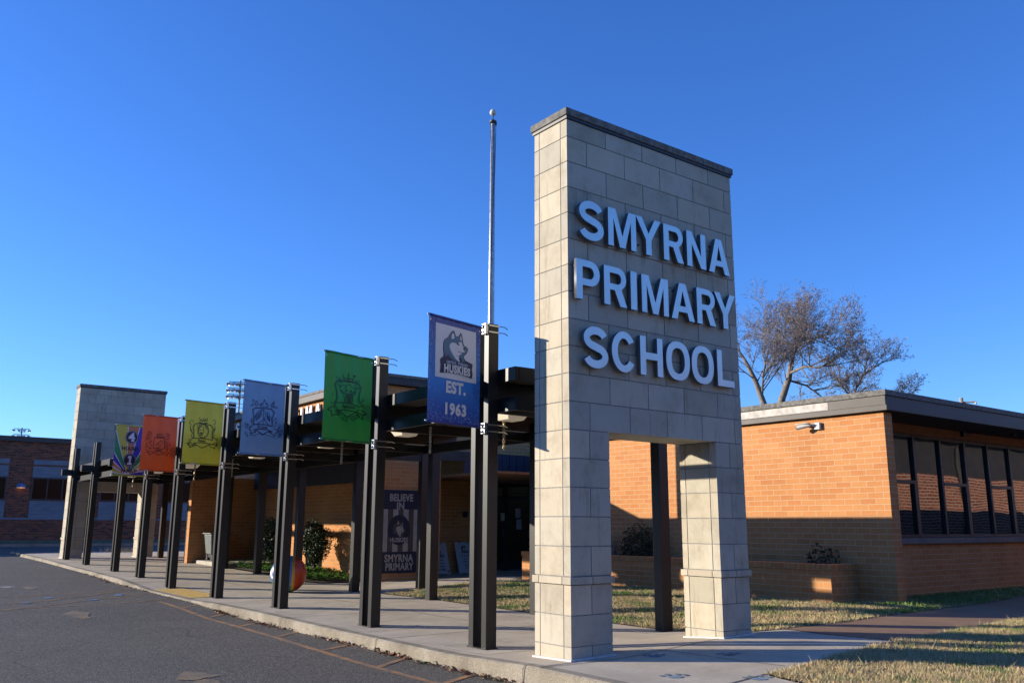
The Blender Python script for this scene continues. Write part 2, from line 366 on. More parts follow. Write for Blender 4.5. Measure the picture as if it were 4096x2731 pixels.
# asphalt / ground to the horizon
b = B()
ysn = [-400, -60, -20] + [8, 10.3, 13.3, 16, 20, 26, 35, 45, 400, 900]
for i in range(len(ysn) - 1):
    y0, y1 = ysn[i], ysn[i + 1]
    b.face([(-700, y0, az(y0)), (700, y0, az(y0)), (700, y1, az(y1)), (-700, y1, az(y1))])
struct("asphalt_ground", b, "asphalt")

CX = -0.5   # kerb line
# sidewalk
side = [(CX + .14, -12), (.80, -12), (.72, -2.4), (.86, -1.72), (1.21, -1.67), (1.9, -1.6), (3.0, -1.45), (3.78, -1.34), (3.70, -.9), (3.62, -.5), (3.70, 0.0), (3.78, .22), (3.28, .32),
        (3.2, 1.0), (3.12, 1.6), (3.10, 9.4), (3.10, 9.55), (4.2, 9.75), (7.3, 9.9), (7.3, 10.7), (12.5, 10.7), (12.5, 14.75), (6.85, 14.75), (6.85, 13.3), (5.15, 13.3), (3.6, 13.35), (3.2, 14.0), (3.2, 18.6), (3.2, 22.5), (6, 26), (6, 31), (1, 31.5), (CX + .14, 30.5)]
b = B(); hsheet(b, side, g0)
struct("sidewalk", b, "sidewalk_concrete")
# kerb with worn face
b = B(); ys = [-12 + .3 * i for i in range(142)]
rr = random.Random(3)
def kx(y): return CX + rr.uniform(-.008, .008)
prev = None
for y in ys:
    z1 = g0(0, y); z0 = az(y) - .02; x = kx(y); ch = rr.uniform(.02, .035)
    if z1 - z0 < .05: z1 = z0 + .05
    cur = [(x - .012, y, z0), (x, y, z1 - ch), (x + .022, y, z1 - .004), (CX + .14, y, g0(0, y)), (CX + .14, y, z0)]
    if prev:
        for k in range(3): b.face([prev[k], prev[k + 1], cur[k + 1], cur[k]][::-1])
    prev = cur
for y in (-5.9, -2.9, .12, 3.1, 6.1, 9.2, 14.5, 17.5, 20.5, 23.5, 26.5):
    pass
struct("kerb", b, "kerb_concrete")
b = B()
for y in [-5.9 + 3.02 * i for i in range(12)]:
    z1, z0 = g0(0, y) - .028, az(y)
    b.face([(CX - .0125, y - .006, z0), (CX - .0125, y + .006, z0), (CX - .010, y + .006, z1), (CX - .010, y - .006, z1)])
    b.face([(CX - .010, y - .006, z1), (CX - .010, y + .006, z1), (CX + .022, y + .006, g0(0, y) + .002), (CX + .022, y - .006, g0(0, y) + .002)])
    b.face([(CX + .022, y - .006, g0(0, y) + .002), (CX + .022, y + .006, g0(0, y) + .002), (CX + .14, y + .006, g0(0, y) + .003), (CX + .14, y - .006, g0(0, y) + .003)])
struct("kerb_joints", b, "joint_dark")
# broken kerb end stones
for i, (x, y, r_) in enumerate(((-.50, 30.75, .11), (-.52, 31.4, .09), (-.5, 32.2, .10))):
    b = B(); b.sphere((x, y, az(y) + r_ * .5), r_, 7, 4)
    b.v = [(vx + rr.uniform(-.03, .03), vy + rr.uniform(-.03, .03), vz * .8 + .02) for vx, vy, vz in b.v]
    tag(make("kerb_stone", b, "kerb_concrete", loc=(x, y, az(y))), ["rounded grey kerb stone lying at the far end of the kerb, nearest of three", "small grey kerb stone, middle one beyond the far kerb end", "grey kerb stone farthest beyond the end of the kerb"][i], "stone", "broken kerb stones at the far end")
# saw joints and pour lines
def line_strip(b, p, q, w, zf, dz, seg=0.4):
    p = Vector(p); q = Vector(q); d = (q - p); n = max(1, int(d.length / seg)); d.normalize(); s = Vector((-d.y, d.x)) * w / 2
    pts = [p.lerp(q, i / n) for i in range(n + 1)]
    for a, c in zip(pts, pts[1:]):
        F = [a - s, c - s, c + s, a + s]; F = [(f.x, f.y, zf(f.x, f.y) + dz) for f in F]
        b.face(F)
b = B()
PY = [1.4856, 4.2392, 7.4247, 10.5668, 13.5974, 16.1528, 18.6919, 22.1512, 25.1003]
for i, y in enumerate(PY):
    ym = (PY[i - 1] + y) / 2 + .2 if i else -.07
    line_strip(b, (CX + .02, ym), (-.0, ym + .02) if i == 0 else (3.1, ym + .05), .016, g0, .004)
line_strip(b, (-.5, -.10), (.565, -.192), .014, g0, .004); line_strip(b, (.565, -.192), (1.96, -.0), .014, g0, .004); line_strip(b, (1.96, 0), (3.1, .18), .014, g0, .004)
line_strip(b, (1.231, .354), (1.228, -.10), .014, g0, .004); line_strip(b, (1.228, -.10), (1.268, -.911), .014, g0, .004); line_strip(b, (1.268, -.911), (1.358, -1.58), .014, g0, .004)
line_strip(b, (1.014, -1.68), (-.36, -1.86), .022, g0, .004)
for y0, y1 in ((-1.8, 30),):
    line_strip(b, (1.6, 1.3), (1.62, 30), .012, g0, .0045)
for y in (-5, -8.2): line_strip(b, (-.36, y), (.75, y), .015, g0, .004)
struct("sidewalk_joints", b, "joint_dark")
b = B()
for i, y in enumerate(PY):
    for (x0, x1, ya, yb) in ((-.25, .66, y - .42, y + .55), (2.65, 3.08, y - .42, y + .55)):
        for (p, q) in (((x0, ya), (x0, yb)), ((x1, ya), (x1, yb))) if x0 < 0 else (((x0, ya), (x0, yb)),):
            line_strip(b, p, q, .022, g0, .006)
struct("post_pad_edges", b, "joint_light")
b = B()
for i, y in enumerate(PY):
    for ya in (y - .42, y + .55): line_strip(b, (-.23, ya), (.64, ya), .010, g0, .0055)
struct("post_pad_cracks", b, "joint_dark")
# brown path and lawns
path = [(3.80, .22), (3.72, 0.0), (3.64, -.5), (3.72, -.9), (3.80, -1.34), (4.99, -1.22), (6.43, -1.08), (7.76, -1.02), (12, -.75), (22, -.2), (22, 1.5), (11.9, .8), (9.8, .52), (8.2, .45), (6.35, .36), (5.4, .26), (4.4, .24)]
b = B(); hsheet(b, path, g0, dz=.004); struct("brown_path", b, "brown_path")
LAWN1 = [(3.13, 1.6), (3.21, 1.0), (3.29, .33), (3.8, .23), (5.4, .27), (6.35, .37), (8.2, .46), (9.8, .53), (11.9, .81), (22, 1.52), (22, 2.05), (8.72, 2.05), (8.4, 2.0), (7.62, 1.9), (7.5, 10.7), (7.3, 9.88), (4.2, 9.72), (3.13, 9.5)]
LAWN2 = [(.82, -12), (.74, -2.4), (.88, -1.74), (1.21, -1.69), (1.9, -1.62), (3.0, -1.47), (4.99, -1.24), (6.43, -1.1), (7.76, -1.04), (12, -.77), (22, -.22), (22, -12)]
b = B(); hsheet(b, LAWN1, g0, dz=.008); hsheet(b, LAWN2, g0, dz=.008); struct("lawn_ground", b, "lawn_soil")
b = B(); hsheet(b, [(3.2, 14.0), (3.6, 13.35), (5.1, 13.32), (5.1, 21.9), (3.2, 21.9)], g0, dz=.03); struct("planting_bed_soil", b, "soil")

def inside(poly, X, Y):
    c = np.zeros(len(X), bool); n = len(poly)
    for i in range(n):
        x1, y1 = poly[i]; x2, y2 = poly[(i + 1) % n]
        if y1 == y2: continue
        t = ((y1 > Y) != (y2 > Y)) & (X < (x2 - x1) * (Y - y1) / (y2 - y1) + x1); c ^= t
    return c
def vnoise(X, Y, s, seed):
    r = np.random.RandomState(seed); T = r.rand(64, 64); x = (X / s) % 64; y = (Y / s) % 64
    xi = x.astype(int); yi = y.astype(int); fx = x - xi; fy = y - yi; fx = fx * fx * (3 - 2 * fx); fy = fy * fy * (3 - 2 * fy)
    a = T[xi % 64, yi % 64]; b_ = T[(xi + 1) % 64, yi % 64]; c = T[xi % 64, (yi + 1) % 64]; d = T[(xi + 1) % 64, (yi + 1) % 64]
    return (a * (1 - fx) + b_ * fx) * (1 - fy) + (c * (1 - fx) + d * fx) * fy
def grass(name, poly, box, dens, hgt, seed, wid=.005, edge_green=True, straw=.55):
    r = np.random.RandomState(seed); x0, x1, y0, y1 = box
    n = int((x1 - x0) * (y1 - y0) * dens); X = r.uniform(x0, x1, n); Y = r.uniform(y0, y1, n)
    k = inside(poly, X + r.normal(0, .03, n), Y + r.normal(0, .03, n)); X = X[k]; Y = Y[k]; n = len(X)
    pn = vnoise(X, Y, .55, seed) * .6 + vnoise(X, Y, .17, seed + 1) * .4
    keep = r.rand(n) < (.45 + .75 * vnoise(X, Y, .12, seed + 9)); X, Y, pn = X[keep], Y[keep], pn[keep]; n = len(X)
    dry = pn + r.uniform(-.18, .18, n) > 1 - straw
    Z = np.array([g0(a, c) for a, c in zip(X, Y)]) + .004
    h = hgt * (.5 + r.rand(n)) * (.65 + .7 * vnoise(X, Y, .3, seed + 4)); tall = r.rand(n) < .006; h[tall] *= 2.2
    a = r.uniform(0, 2 * math.pi, n); la = r.uniform(0, 2 * math.pi, n); lean = h * r.uniform(.2, 1.1, n)
    w = wid * (.6 + .8 * r.rand(n))
    P0 = np.stack([X - np.cos(a) * w / 2, Y - np.sin(a) * w / 2, Z], 1); P1 = np.stack([X + np.cos(a) * w / 2, Y + np.sin(a) * w / 2, Z], 1)
    P2 = np.stack([X + np.cos(la) * lean, Y + np.sin(la) * lean, Z + h], 1)
    V = np.stack([P0, P1, P2], 1).reshape(-1, 3)
    me = bpy.data.meshes.new(name); me.from_pydata(V.tolist(), [], np.arange(3 * n).reshape(-1, 3).tolist()); me.materials.append(MATS["blade"])
    cd = np.stack([r.uniform(.55, .80, n), r.uniform(.43, .61, n), r.uniform(.21, .32, n)], 1) * r.uniform(.6, 1.1, n)[:, None]
    cg = np.stack([r.uniform(.10, .20, n), r.uniform(.20, .32, n), r.uniform(.03, .07, n)], 1) * r.uniform(.6, 1.15, n)[:, None]
    c = np.where(dry[:, None], cd, cg); T = np.ones((3 * n, 4)); T[:, :3] = np.repeat(c, 3, 0)
    at = me.attributes.new("tint", 'FLOAT_COLOR', 'CORNER'); at.data.foreach_set("color", T.ravel())
    o = bpy.data.objects.new(name, me); COL.objects.link(o); o["kind"] = "stuff"
    return tag(o, {"grass_near": "dry straw and green grass in the near right corner of the photo", "grass_court": "patchy grass between the walkway and the brick wing planter", "grass_far": "shaded green grass below the windows of the brick wing"}[name], "grass")
grass("grass_near", LAWN2, (.7, 9, -3.4, -1.0), 8000, .036, 11, wid=.006, straw=.70)
grass("grass_court", LAWN1, (3.1, 8.4, .2, 9.8), 3400, .036, 12, wid=.008, straw=.56)
grass("grass_far", LAWN1 + [], (8.4, 20, .4, 2.1), 900, .05, 13, wid=.009, straw=.3)

# painted markings on the asphalt
def paint(name, mat, w, *lines):
    b = B()
    for l in lines:
        for p, q in zip(l, l[1:]): line_strip(b, p, q, w, lambda x, y: az(y), .004)
    o = struct(name, b, mat); return o
paint("orange_edge_line", "orange_paint", .085, [(-.99, 10.85), (-.965, 9.61), (-.98, 6.65), (-1.02, 5.11), (-1.09, 3.52), (-1.14, 2.3), (-1.12, .75), (-1.1, -6)])
b = B()
for p, q in (((-.92, 9.63), (-.52, 9.98)), ((-.90, 8.2), (-.52, 8.50)), ((-.94, 6.68), (-.52, 7.02)), ((-.97, 5.15), (-.52, 5.50)), ((-1.04, 3.55), (-.53, 3.82)), ((-1.10, 1.99), (-.60, 2.34)), ((-1.07, .70), (-.56, .96)), ((-1.05, -.7), (-.54, -.4))):
    line_strip(b, p, q, .085, lambda x, y: az(y), .0045)
struct("orange_ticks", b, "orange_paint")
b = B()
for l in ([(-6, 12.9), (-3.3, 13.51), (-1.89, 13.79), (-.55, 14.15)], [(-6, 11.1), (-3.5, 11.89), (-2.72, 12.17), (-1.76, 13.02), (-.99, 13.83)], [(-6, 9.6), (-3.66, 10.64), (-2.91, 11.08), (-1.99, 11.9), (-1.36, 12.28), (-.52, 13.0)], [(-3.6, 10.6), (-2.95, 10.82), (-2.21, 10.83), (-1.4, 10.98), (-.55, 11.55)], [(-.95, 10.86), (-.52, 10.88)]):
    for p, q in zip(l, l[1:]): line_strip(b, p, q, .05, lambda x, y: az(y), .006)
struct("thin_orange_lines", b, "orange_paint")
def blot(name, mat, polys, zf=None, dz=.004):
    b = B()
    for i, P in enumerate(polys):
        z = (lambda x, y: az(y)) if zf is None else zf
        Q = []
        for (p, q) in zip(P, P[1:] + P[:1]):
            for t in range(5): Q.append((p[0] + (q[0] - p[0]) * t / 5 + R.uniform(-.018, .018), p[1] + (q[1] - p[1]) * t / 5 + R.uniform(-.03, .03)))
        P = Q
        b.face([(x, y, z(x, y) + dz + .0006 * i) for x, y in P])
    return struct(name, b, mat)
blot("faded_tan_arrows", "tan_paint", [[(-2.53, 16.07), (-2.38, 16.22), (-2.22, 15.92), (-2.4, 15.34), (-2.55, 15.33)], [(-2.89, 9.61), (-2.68, 9.95), (-2.53, 9.75), (-2.44, 9.52), (-2.55, 9.34), (-2.59, 8.91), (-2.74, 8.88), (-2.78, 9.13), (-2.81, 9.37)],
     [(-3.16, 2.46), (-2.92, 2.96), (-2.8, 2.68), (-2.67, 2.43), (-2.84, 2.41), (-2.98, 2.34), (-3.08, 2.35)], [(-3.03, 2.26), (-2.9, 2.33), (-2.84, 2.25), (-2.83, 2.0), (-3.01, 1.95), (-3.1, 1.6), (-3.2, 1.9)]])
blot("white_smudge", "white_paint", [[(-3.3, 16.6), (-2.63, 16.2), (-2.8, 16.05), (-3.3, 16.1)]])
blot("blue_dashes", "blue_paint", [[(-2.62, 12.95), (-2.44, 12.92), (-2.49, 12.71), (-2.63, 12.72)], [(-2.01, 11.95), (-1.83, 11.98), (-1.89, 11.76), (-2.02, 11.77)], [(-1.29, 12.95), (-1.12, 12.93), (-1.19, 12.67), (-1.34, 12.68)], [(-3.2, 11.9), (-3.05, 12.0), (-3.0, 11.8), (-3.15, 11.7)]], dz=.008)
def paw(cx, cy, r, ang):
    P = []
    def el(x, y, a, c, n=12): P.append([(cx + (x + a * math.cos(t)) * math.cos(ang) - (y + c * math.sin(t)) * math.sin(ang), cy + (x + a * math.cos(t)) * math.sin(ang) + (y + c * math.sin(t)) * math.cos(ang)) for t in [2 * math.pi * k / n for k in range(n)]])
    el(0, -.1 * r, .55 * r, .42 * r)
    for t in (-.95, -.35, .35, .95): el(.95 * r * math.sin(t), -.1 * r + .85 * r * math.cos(t), .19 * r, .26 * r)
    return P
b = B()
for (x, y, r_) in ((.87, -.32, .13), (.17, -1.24, .14), (.66, -1.79, .14), (1.5, -.78, .14)):
    for k, P in enumerate(paw(x, y, r_, -.6)): b.face([(px, py, g0(px, py) + .004 + .0005 * k) for px, py in P])
struct("paw_prints", b, "paw_blue")
b = B(); rc = random.Random(44)
for (x, y, a, n) in ((-.95, 1.7, .5, 9), (-1.7, 5.2, 1.9, 16), (-3.6, 8.5, .2, 22), (-2.2, 14.5, .35, 14), (-1.3, 2.9, 2.6, 7), (-4.2, 4.0, 1.2, 18)):
    for _ in range(n):
        a += rc.uniform(-.5, .5); q = (x + .14 * math.cos(a), y + .14 * math.sin(a)); line_strip(b, (x, y), q, rc.uniform(.005, .013), lambda x, y: az(y), .003); x, y = q
struct("asphalt_cracks", b, "road_dark")
# tactile warning pad with domes
b = B(); T0 = [(-.36, 10.9), (.28, 10.95), (.28, 13.45), (-.36, 13.45)]
hsheet(b, T0, g0, dz=.006)
for i in range(9):
    for j in range(36):
        x = -.32 + .07 * i; y = 10.95 + .07 * j; z = g0(x, y) + .006
        b.poly([(x - .018, y - .018, z), (x + .018, y - .018, z), (x + .018, y + .018, z), (x - .018, y + .018, z), (x - .01, y - .01, z + .008), (x + .01, y - .01, z + .008), (x + .01, y + .01, z + .008), (x - .01, y + .01, z + .008)],
               [(4, 5, 6, 7), (0, 1, 5, 4), (1, 2, 6, 5), (2, 3, 7, 6), (3, 0, 4, 7)])
tag(make("tactile_paving", b, "tactile_yellow", loc=(0, 12, g0(0, 12))), "yellow bumpy tactile pad at the kerb ramp between two posts", "tactile pad")

# leaf litter in the gutter
b = B(); r = random.Random(5)
for i in range(900):
    t = r.random(); y = r.choice([r.gauss(8.6, .25), r.gauss(6.6, .5), r.gauss(2.6, .3), r.gauss(4.2, .4), r.gauss(.9, .5), r.uniform(-.5, 18), r.uniform(13, 20)])
    x = -.52 - abs(r.gauss(0, .05)); z = az(y) + .004 + abs(r.gauss(0, .012)); s = r.uniform(.012, .034); a = r.uniform(0, 6.28)
    c = r.choice([(.24, .09, .04), (.36, .17, .08), (.14, .06, .035), (.5, .33, .18), (.30, .10, .045), (.09, .05, .035)]); b.tint = c
    dx, dy = math.cos(a) * s, math.sin(a) * s
    b.face([(x - dx, y - dy, z), (x + dy * .5, y - dx * .5, z + r.uniform(0, s)), (x + dx, y + dy, z + r.uniform(0, s * .8)), (x - dy * .5, y + dx * .5, z)])
b.tint = (.09, .12, .03)
for i in range(160):
    y = r.choice([r.gauss(1.9, .12), r.gauss(.2, .3), r.gauss(-.4, .3)]); x = -.53 - abs(r.gauss(0, .04)); z = az(y) + .003; s = r.uniform(.01, .03)
    b.face([(x, y, z), (x + r.uniform(-s, s), y + r.uniform(-s, s), z + s), (x + r.uniform(-s, s), y + r.uniform(-s, s), z + s * .6)])
o = make("leaf_litter", b, "leaf"); o["kind"] = "stuff"; tag(o, "brown dead leaves and weeds gathered along the kerb", "leaf litter")

# ------------------------------------------------------------------ sign towers
TW, TD, OX0, OX1, ZO, ZT = 2.893, .60, .59, 2.36, 2.352, 5.92
def stone_block(b, x0, x1, y0, y1, z0, z1, e=.0055):
    c = R.uniform(.84, 1.06); w = R.uniform(-.014, .014)
    b.tint = (.575 * c + w, .515 * c, .40 * c - w)
    x0 += e; x1 -= e; y0 += e; y1 -= e; z0 += e; z1 -= e
    k = .003
    v = []
    for (x, y, z) in ((x0, y0, z0), (x1, y0, z0), (x1, y1, z0), (x0, y1, z0), (x0, y0, z1), (x1, y0, z1), (x1, y1, z1), (x0, y1, z1)): v.append((x, y, z))
    b.poly(v, [(0, 3, 2, 1), (4, 5, 6, 7), (0, 1, 5, 4), (1, 2, 6, 5), (2, 3, 7, 6), (3, 0, 4, 7)])
def build_tower(loc, label):
    T = thing("stone_tower", loc, label, "sign tower", "stone portal towers at the ends of the walkway")
    ox, oy, oz = loc
    rows = [(-.25, .135), (.135, .44), (.44, .745), (.745, .828)] + [(.828 + .3048 * i, .828 + .3048 * (i + 1)) for i in range(16)] + [(5.7048, ZT)]
    core = B()
    core.box(.012, OX0 - .012, .012, TD - .012, -.25, ZO + .1); core.box(OX1 + .012, TW - .012, .012, TD - .012, -.25, ZO + .1); core.box(.013, TW - .013, .013, TD - .013, ZO + .012, ZT - .01)
    core.v = [(x + ox, y + oy, z + oz) for x, y, z in core.v]
    core.m = [1] * len(core.m); core.t = [(.3, .3, .3)] * len(core.t)
    b = core; b.cur = 0; 
    def add(*a):
        x0, x1, y0, y1, z0, z1 = a; stone_block(b, x0 + ox, x1 + ox, y0 + oy, y1 + oy, z0 + oz, z1 + oz)
    YS = [0, .12, .505, TD]
    for ri, (z0, z1) in enumerate(rows):
        led = abs(z0 - .745) < .001
        p = .022 if led else 0
        spans = [(0, OX0), (OX1, TW)] if z1 < ZO + .01 else [(0, TW)]
        for (a, c) in spans:
            full = (c - a) > 1
            if full: js = [.61 * k for k in range(1, 5)] if ri % 2 == 0 else [.305 + .61 * k for k in range(0, 5)]
            else: js = [] if ri % 2 else [(a + c) / 2 + .0]
            if led: js = [(a + c) / 2]
            js = [a] + [j for j in js if a + .1 < j < c - .1] + [c]
            # front blocks (thin slabs), back blocks, side strips
            for j0, j1 in zip(js, js[1:]):
                xa = j0 - (p if j0 == a else 0); xb = j1 + (p if j1 == c else 0)
                add(xa, xb, -p, YS[1], z0, z1); add(xa, xb, YS[2], TD + p, z0, z1)
            add(a - p, a + .25, YS[1], YS[2], z0, z1); add(c - .25, c + p, YS[1], YS[2], z0, z1)
            if full and abs(z0 - ZO) < .05:
                pass
    sof = (OX0 + .004, OX1 - .004)
    add(OX0, OX1, YS[1], YS[2], ZO, ZO + .05)
    make("wall", b, ["cast_stone", "mortar_grey"], T)
    c = B(); c.box(ox - .012, ox + TW + .012, oy - .012, oy + TD + .012, oz + ZT, oz + ZT + .035); make("flashing", c, "dark_metal", T)
    c = B()
    n = 5
    for i in range(n):
        c.box(ox - .03 + (TW + .06) * i / n + (.002 if i else 0), ox - .03 + (TW + .06) * (i + 1) / n, oy - .03, oy + TD + .03, oz + ZT + .035, oz + ZT + .125)
    make("cap", c, "weathered_cap", T, bevel=.008)
    for a_, c_ in ((0, OX0), (OX1, TW)):
        c = B()
        bx = [(ox + a_ - .022, ox + c_ + .02, oy - .02, oy + .002), (ox + a_ - .02, ox + a_ + .002, oy - .0, oy + TD + .012)]
        for x0, x1, y0, y1 in bx:
            gz = max(g0(x, y) for x in (x0, x1) for y in (y0, y1)); gm = min(g0(x, y) for x in (x0, x1) for y in (y0, y1))
            V = [(x, y, g0(x, y) - .02) for x, y in ((x0, y0), (x1, y0), (x1, y1), (x0, y1))] + [(x, y, g0(x, y) + .018) for x, y in ((x0, y0), (x1, y0), (x1, y1), (x0, y1))]
            c.poly(V, [(4, 5, 6, 7), (0, 1, 5, 4), (1, 2, 6, 5), (2, 3, 7, 6), (3, 0, 4, 7)])
        make("base_seal", c, "caulk", T)
    return T
tower = build_tower((0, 0, 0), "near pale stone tower with an opening and SMYRNA PRIMARY SCHOOL letters")
tower_far = build_tower((.11, 26.0, .03), "far pale stone tower without letters at the distant walkway end")

# --- letter outlines (cap height 1)
def arc(cx, cy, rx, ry, a0, a1, n=14): return [(cx + rx * math.cos(math.radians(a0 + (a1 - a0) * i / n)), cy + ry * math.sin(math.radians(a0 + (a1 - a0) * i / n))) for i in range(n + 1)]
def sup(cx, cy, rx, ry, n=40, e=2.35):
    P = []
    for i in range(n):
        t = 2 * math.pi * i / n; c, s = math.cos(t), math.sin(t)
        P.append((cx + rx * math.copysign(abs(c) ** (2 / e), c), cy + ry * math.copysign(abs(s) ** (2 / e), s)))
    return P
def ribbon(pts, t):
    L_, R_ = [], []
    for i, p in enumerate(pts):
        a = pts[max(i - 1, 0)]; c = pts[min(i + 1, len(pts) - 1)]; dx, dy = c[0] - a[0], c[1] - a[1]; l = math.hypot(dx, dy) or 1
        L_.append((p[0] - dy / l * t / 2, p[1] + dx / l * t / 2)); R_.append((p[0] + dy / l * t / 2, p[1] - dx / l * t / 2))
    return L_ + R_[::-1]
def glyph(ch, w, t=.20):
    if ch == 'I': return [[(0, 0), (w, 0), (w, 1), (0, 1)]]
    if ch == 'L': return [[(0, 0), (w, 0), (w, .18), (t, .18), (t, 1), (0, 1)]]
    if ch == 'H': return [[(0, 0), (t, 0), (t, .41), (w - t, .41), (w - t, 0), (w, 0), (w, 1), (w - t, 1), (w - t, .59), (t, .59), (t, 1), (0, 1)]]
    if ch == 'N': return [[(0, 0), (t, 0), (t, .66), (w - t * 1.05, 0), (w, 0), (w, 1), (w - t, 1), (w - t, .34), (t * 1.05, 1), (0, 1)]]
    if ch == 'M':
        q = t * .92
        return [[(0, 0), (q, 0), (q, .74), (w / 2 - .095, 0), (w / 2 + .095, 0), (w - q, .74), (w - q, 0), (w, 0), (w, 1), (w - q * 1.42, 1), (w / 2, .30), (q * 1.42, 1), (0, 1)]]
    if ch == 'Y': return [[(w / 2 - t / 2, 0), (w / 2 + t / 2, 0), (w / 2 + t / 2, .40), (w, 1), (w - .225, 1), (w / 2, .58), (.225, 1), (0, 1), (w / 2 - t / 2, .40)]]
    if ch == 'A': return [[(0, 0), (.215, 0), (.283, .21), (w - .283, .21), (w - .215, 0), (w, 0), (w / 2 + .125, 1), (w / 2 - .125, 1)], [(.335, .37), (w / 2, .80), (w - .335, .37)]]
    if ch == 'P': return [[(0, 0), (t, 0), (t, .36)] + arc(w - .32, .68, .32, .32, -90, 90) + [(0, 1)], [(t, .53), (t, .83)] + arc(w - .33, .68, .135, .15, 90, -90, 8)]
    if ch == 'R':
        return [[(0, 0), (t, 0), (t, .40), (.36, .40), (w - .235, 0), (w, 0), (w - .185, .44)] + arc(w - .30, .715, .285, .285, -62, 90) + [(0, 1)], [(t, .56), (t, .84)] + arc(w - .31, .70, .12, .14, 90, -90, 8)]
    if ch == 'O': return [sup(w / 2, .5, w / 2, .515), sup(w / 2, .5, w / 2 - t, .515 - .175)[::-1]]
    if ch == 'C':
        o_ = arc(w / 2, .5, w / 2, .515, 34, 326, 36); i_ = arc(w / 2, .5, w / 2 - t, .515 - .175, 322, 38, 30); return [o_ + i_]
    if ch == 'S':
        k = t / 2; rx = w / 2 - k
        up = arc(w / 2, .715, rx * .96, .195, 18, 258, 24); lo = arc(w / 2, .285, rx, .205, 78, -162, 24)
        return [ribbon(up + lo, t * .98)]
def glyph_mesh(loops, depth):
    cu = bpy.data.curves.new("tmp", 'CURVE'); cu.dimensions = '2D'; cu.fill_mode = 'BOTH'; cu.extrude = depth / 2
    for lp in loops:
        s = cu.splines.new('POLY'); s.points.add(len(lp) - 1)
        for p, (x, y) in zip(s.points, lp): p.co = (x, y, 0, 1)
        s.use_cyclic_u = True
    o = bpy.data.objects.new("tmp", cu); COL.objects.link(o)
    dg = bpy.context.evaluated_depsgraph_get(); dg.update(); me = bpy.data.meshes.new_from_object(o.evaluated_get(dg))
    bpy.data.objects.remove(o); return me
H = .455; DEP = .055
words = [("SMYRNA", 4.495, [(.10, .38), (.55, .45), (1.0, .42), (1.47, .35), (1.885, .35), (2.29, .40)]),
         ("PRIMARY", 3.785, [(.055, .35), (.47, .355), (.89, .10), (1.07, .45), (1.57, .41), (2.03, .345), (2.365, .40)]),
         ("SCHOOL", 3.04, [(.145, .37), (.57, .38), (1.02, .37), (1.45, .41), (1.895, .40), (2.365, .315)])]
for wd, zb, pos in words:
    for ch, (x, w) in zip(wd, pos):
        me = glyph_mesh([[(px * H, py * H) for px, py in lp] for lp in glyph(ch, w / H)], DEP)
        # (x, y, z)->(x, -z, y)
        for v in me.vertices: X, Y, Z = v.co; v.co = (X + x, -.025 - DEP / 2 - Z, Y + zb)
        me.materials.append(MATS["letter_aluminium"]); me.materials.append(MATS["letter_side"]); me.update()
        for p in me.polygons: p.material_index = 0 if p.normal.y < -.5 or False else 1
        if sum(p.area for p in me.polygons if p.material_index == 0) < .001:
            for p in me.polygons: p.material_index = 0 if abs(p.normal.y) > .5 else 1
        o = bpy.data.objects.new("letter", me); COL.objects.link(o); o.parent = tower
        o["label"] = "brushed metal letter " + ch
        # stand-off studs
        for zz in (.12, .36): st = B(); st.tube([(x + min(w, .3) * .35, -.03, zb + zz), (x + min(w, .3) * .35, .004, zb + zz)], .008, 6); make("stud", st, "dark_metal", o)

# ------------------------------------------------------------------ covered walkway
wk = thing("covered_walkway", (1.6, 13, 0), "long dark steel canopy on rows of posts between two stone towers", "canopy")
def post(b, x0, x1, y0, y1, z1, gx, gy): b.box(x0, x1, y0, y1, g0(gx, gy) - .03, z1)
for k, y in enumerate(PY):
    for (a, c) in ((0, .10), (.26, .36)):
        b = B(); post(b, 0, .148, y + a, y + c, 3.775, .07, y); make("post", b, "bronze_steel", wk, bevel=.006)
    b = B(); post(b, 2.95, 3.13, y + .02, y + .18, 3.0, 3.0, y); make("rear_post", b, "bronze_steel", wk, bevel=.006)
    b = B(); b.box(-.33, 3.56, y + .103, y + .257, 2.87, 3.068); make("cross_beam", b, "bronze_steel", wk, bevel=.004)
    b = B(); b.box(-.012, .16, y - .015, y + .375, g0(.07, y), g0(.07, y) + .012); make("base_plate", b, "bronze_steel", wk)
YA, YB = 1.15, 25.75
segs = [YA] + [y + .18 for y in PY[1:-1]] + [YB]
for i, (a, c) in enumerate(zip(segs, segs[1:])):
    for (x0, x1) in ((.152, .21), (3.50, 3.56)):
        b = B(); b.box(x0, x1, a + .003, c - .003, 3.045, 3.21); make("upper_fascia", b, "bronze_steel", wk, bevel=.003)
lo = []
cuts = [YA] + [v for y in PY for v in (y + .10, y + .26)] + [YB]
for x0, x1 in ((.152, .21), (2.86, 2.94)):
    b = B(); b.box(x0, x1, YA, YB, 2.685, 2.85); make("lower_beam", b, "bronze_steel", wk)
for bx in ((.214, 3.496, YA, YA + .05, 3.045, 3.21), (.214, 3.496, YB - .05, YB, 3.045, 3.21), (.214, 2.856, YA, YA + .05, 2.685, 2.85)):
    b = B(); b.box(*bx); make("end_fascia", b, "bronze_steel", wk)
b = B(); b.box(.214, 3.496, YA + .055, YB - .055, 3.09, 3.19); make("roof", b, "dark_deck", wk)
for x in (.75, 1.3, 1.85, 2.4, 3.2):
    b = B(); b.box(x, x + .06, YA + .06, YB - .06, 3.0, 3.086) if False else b.box(x, x + .06, YA + .06, YB - .06, 3.07, 3.087); make("purlin", b, "bronze_steel", wk)
# lower cross rails between rows
for k, y in enumerate(PY):
    b = B(); b.box(.214, 2.856, y + .14, y + .22, 2.70, 2.84); make("lower_rail", b, "bronze_steel", wk)
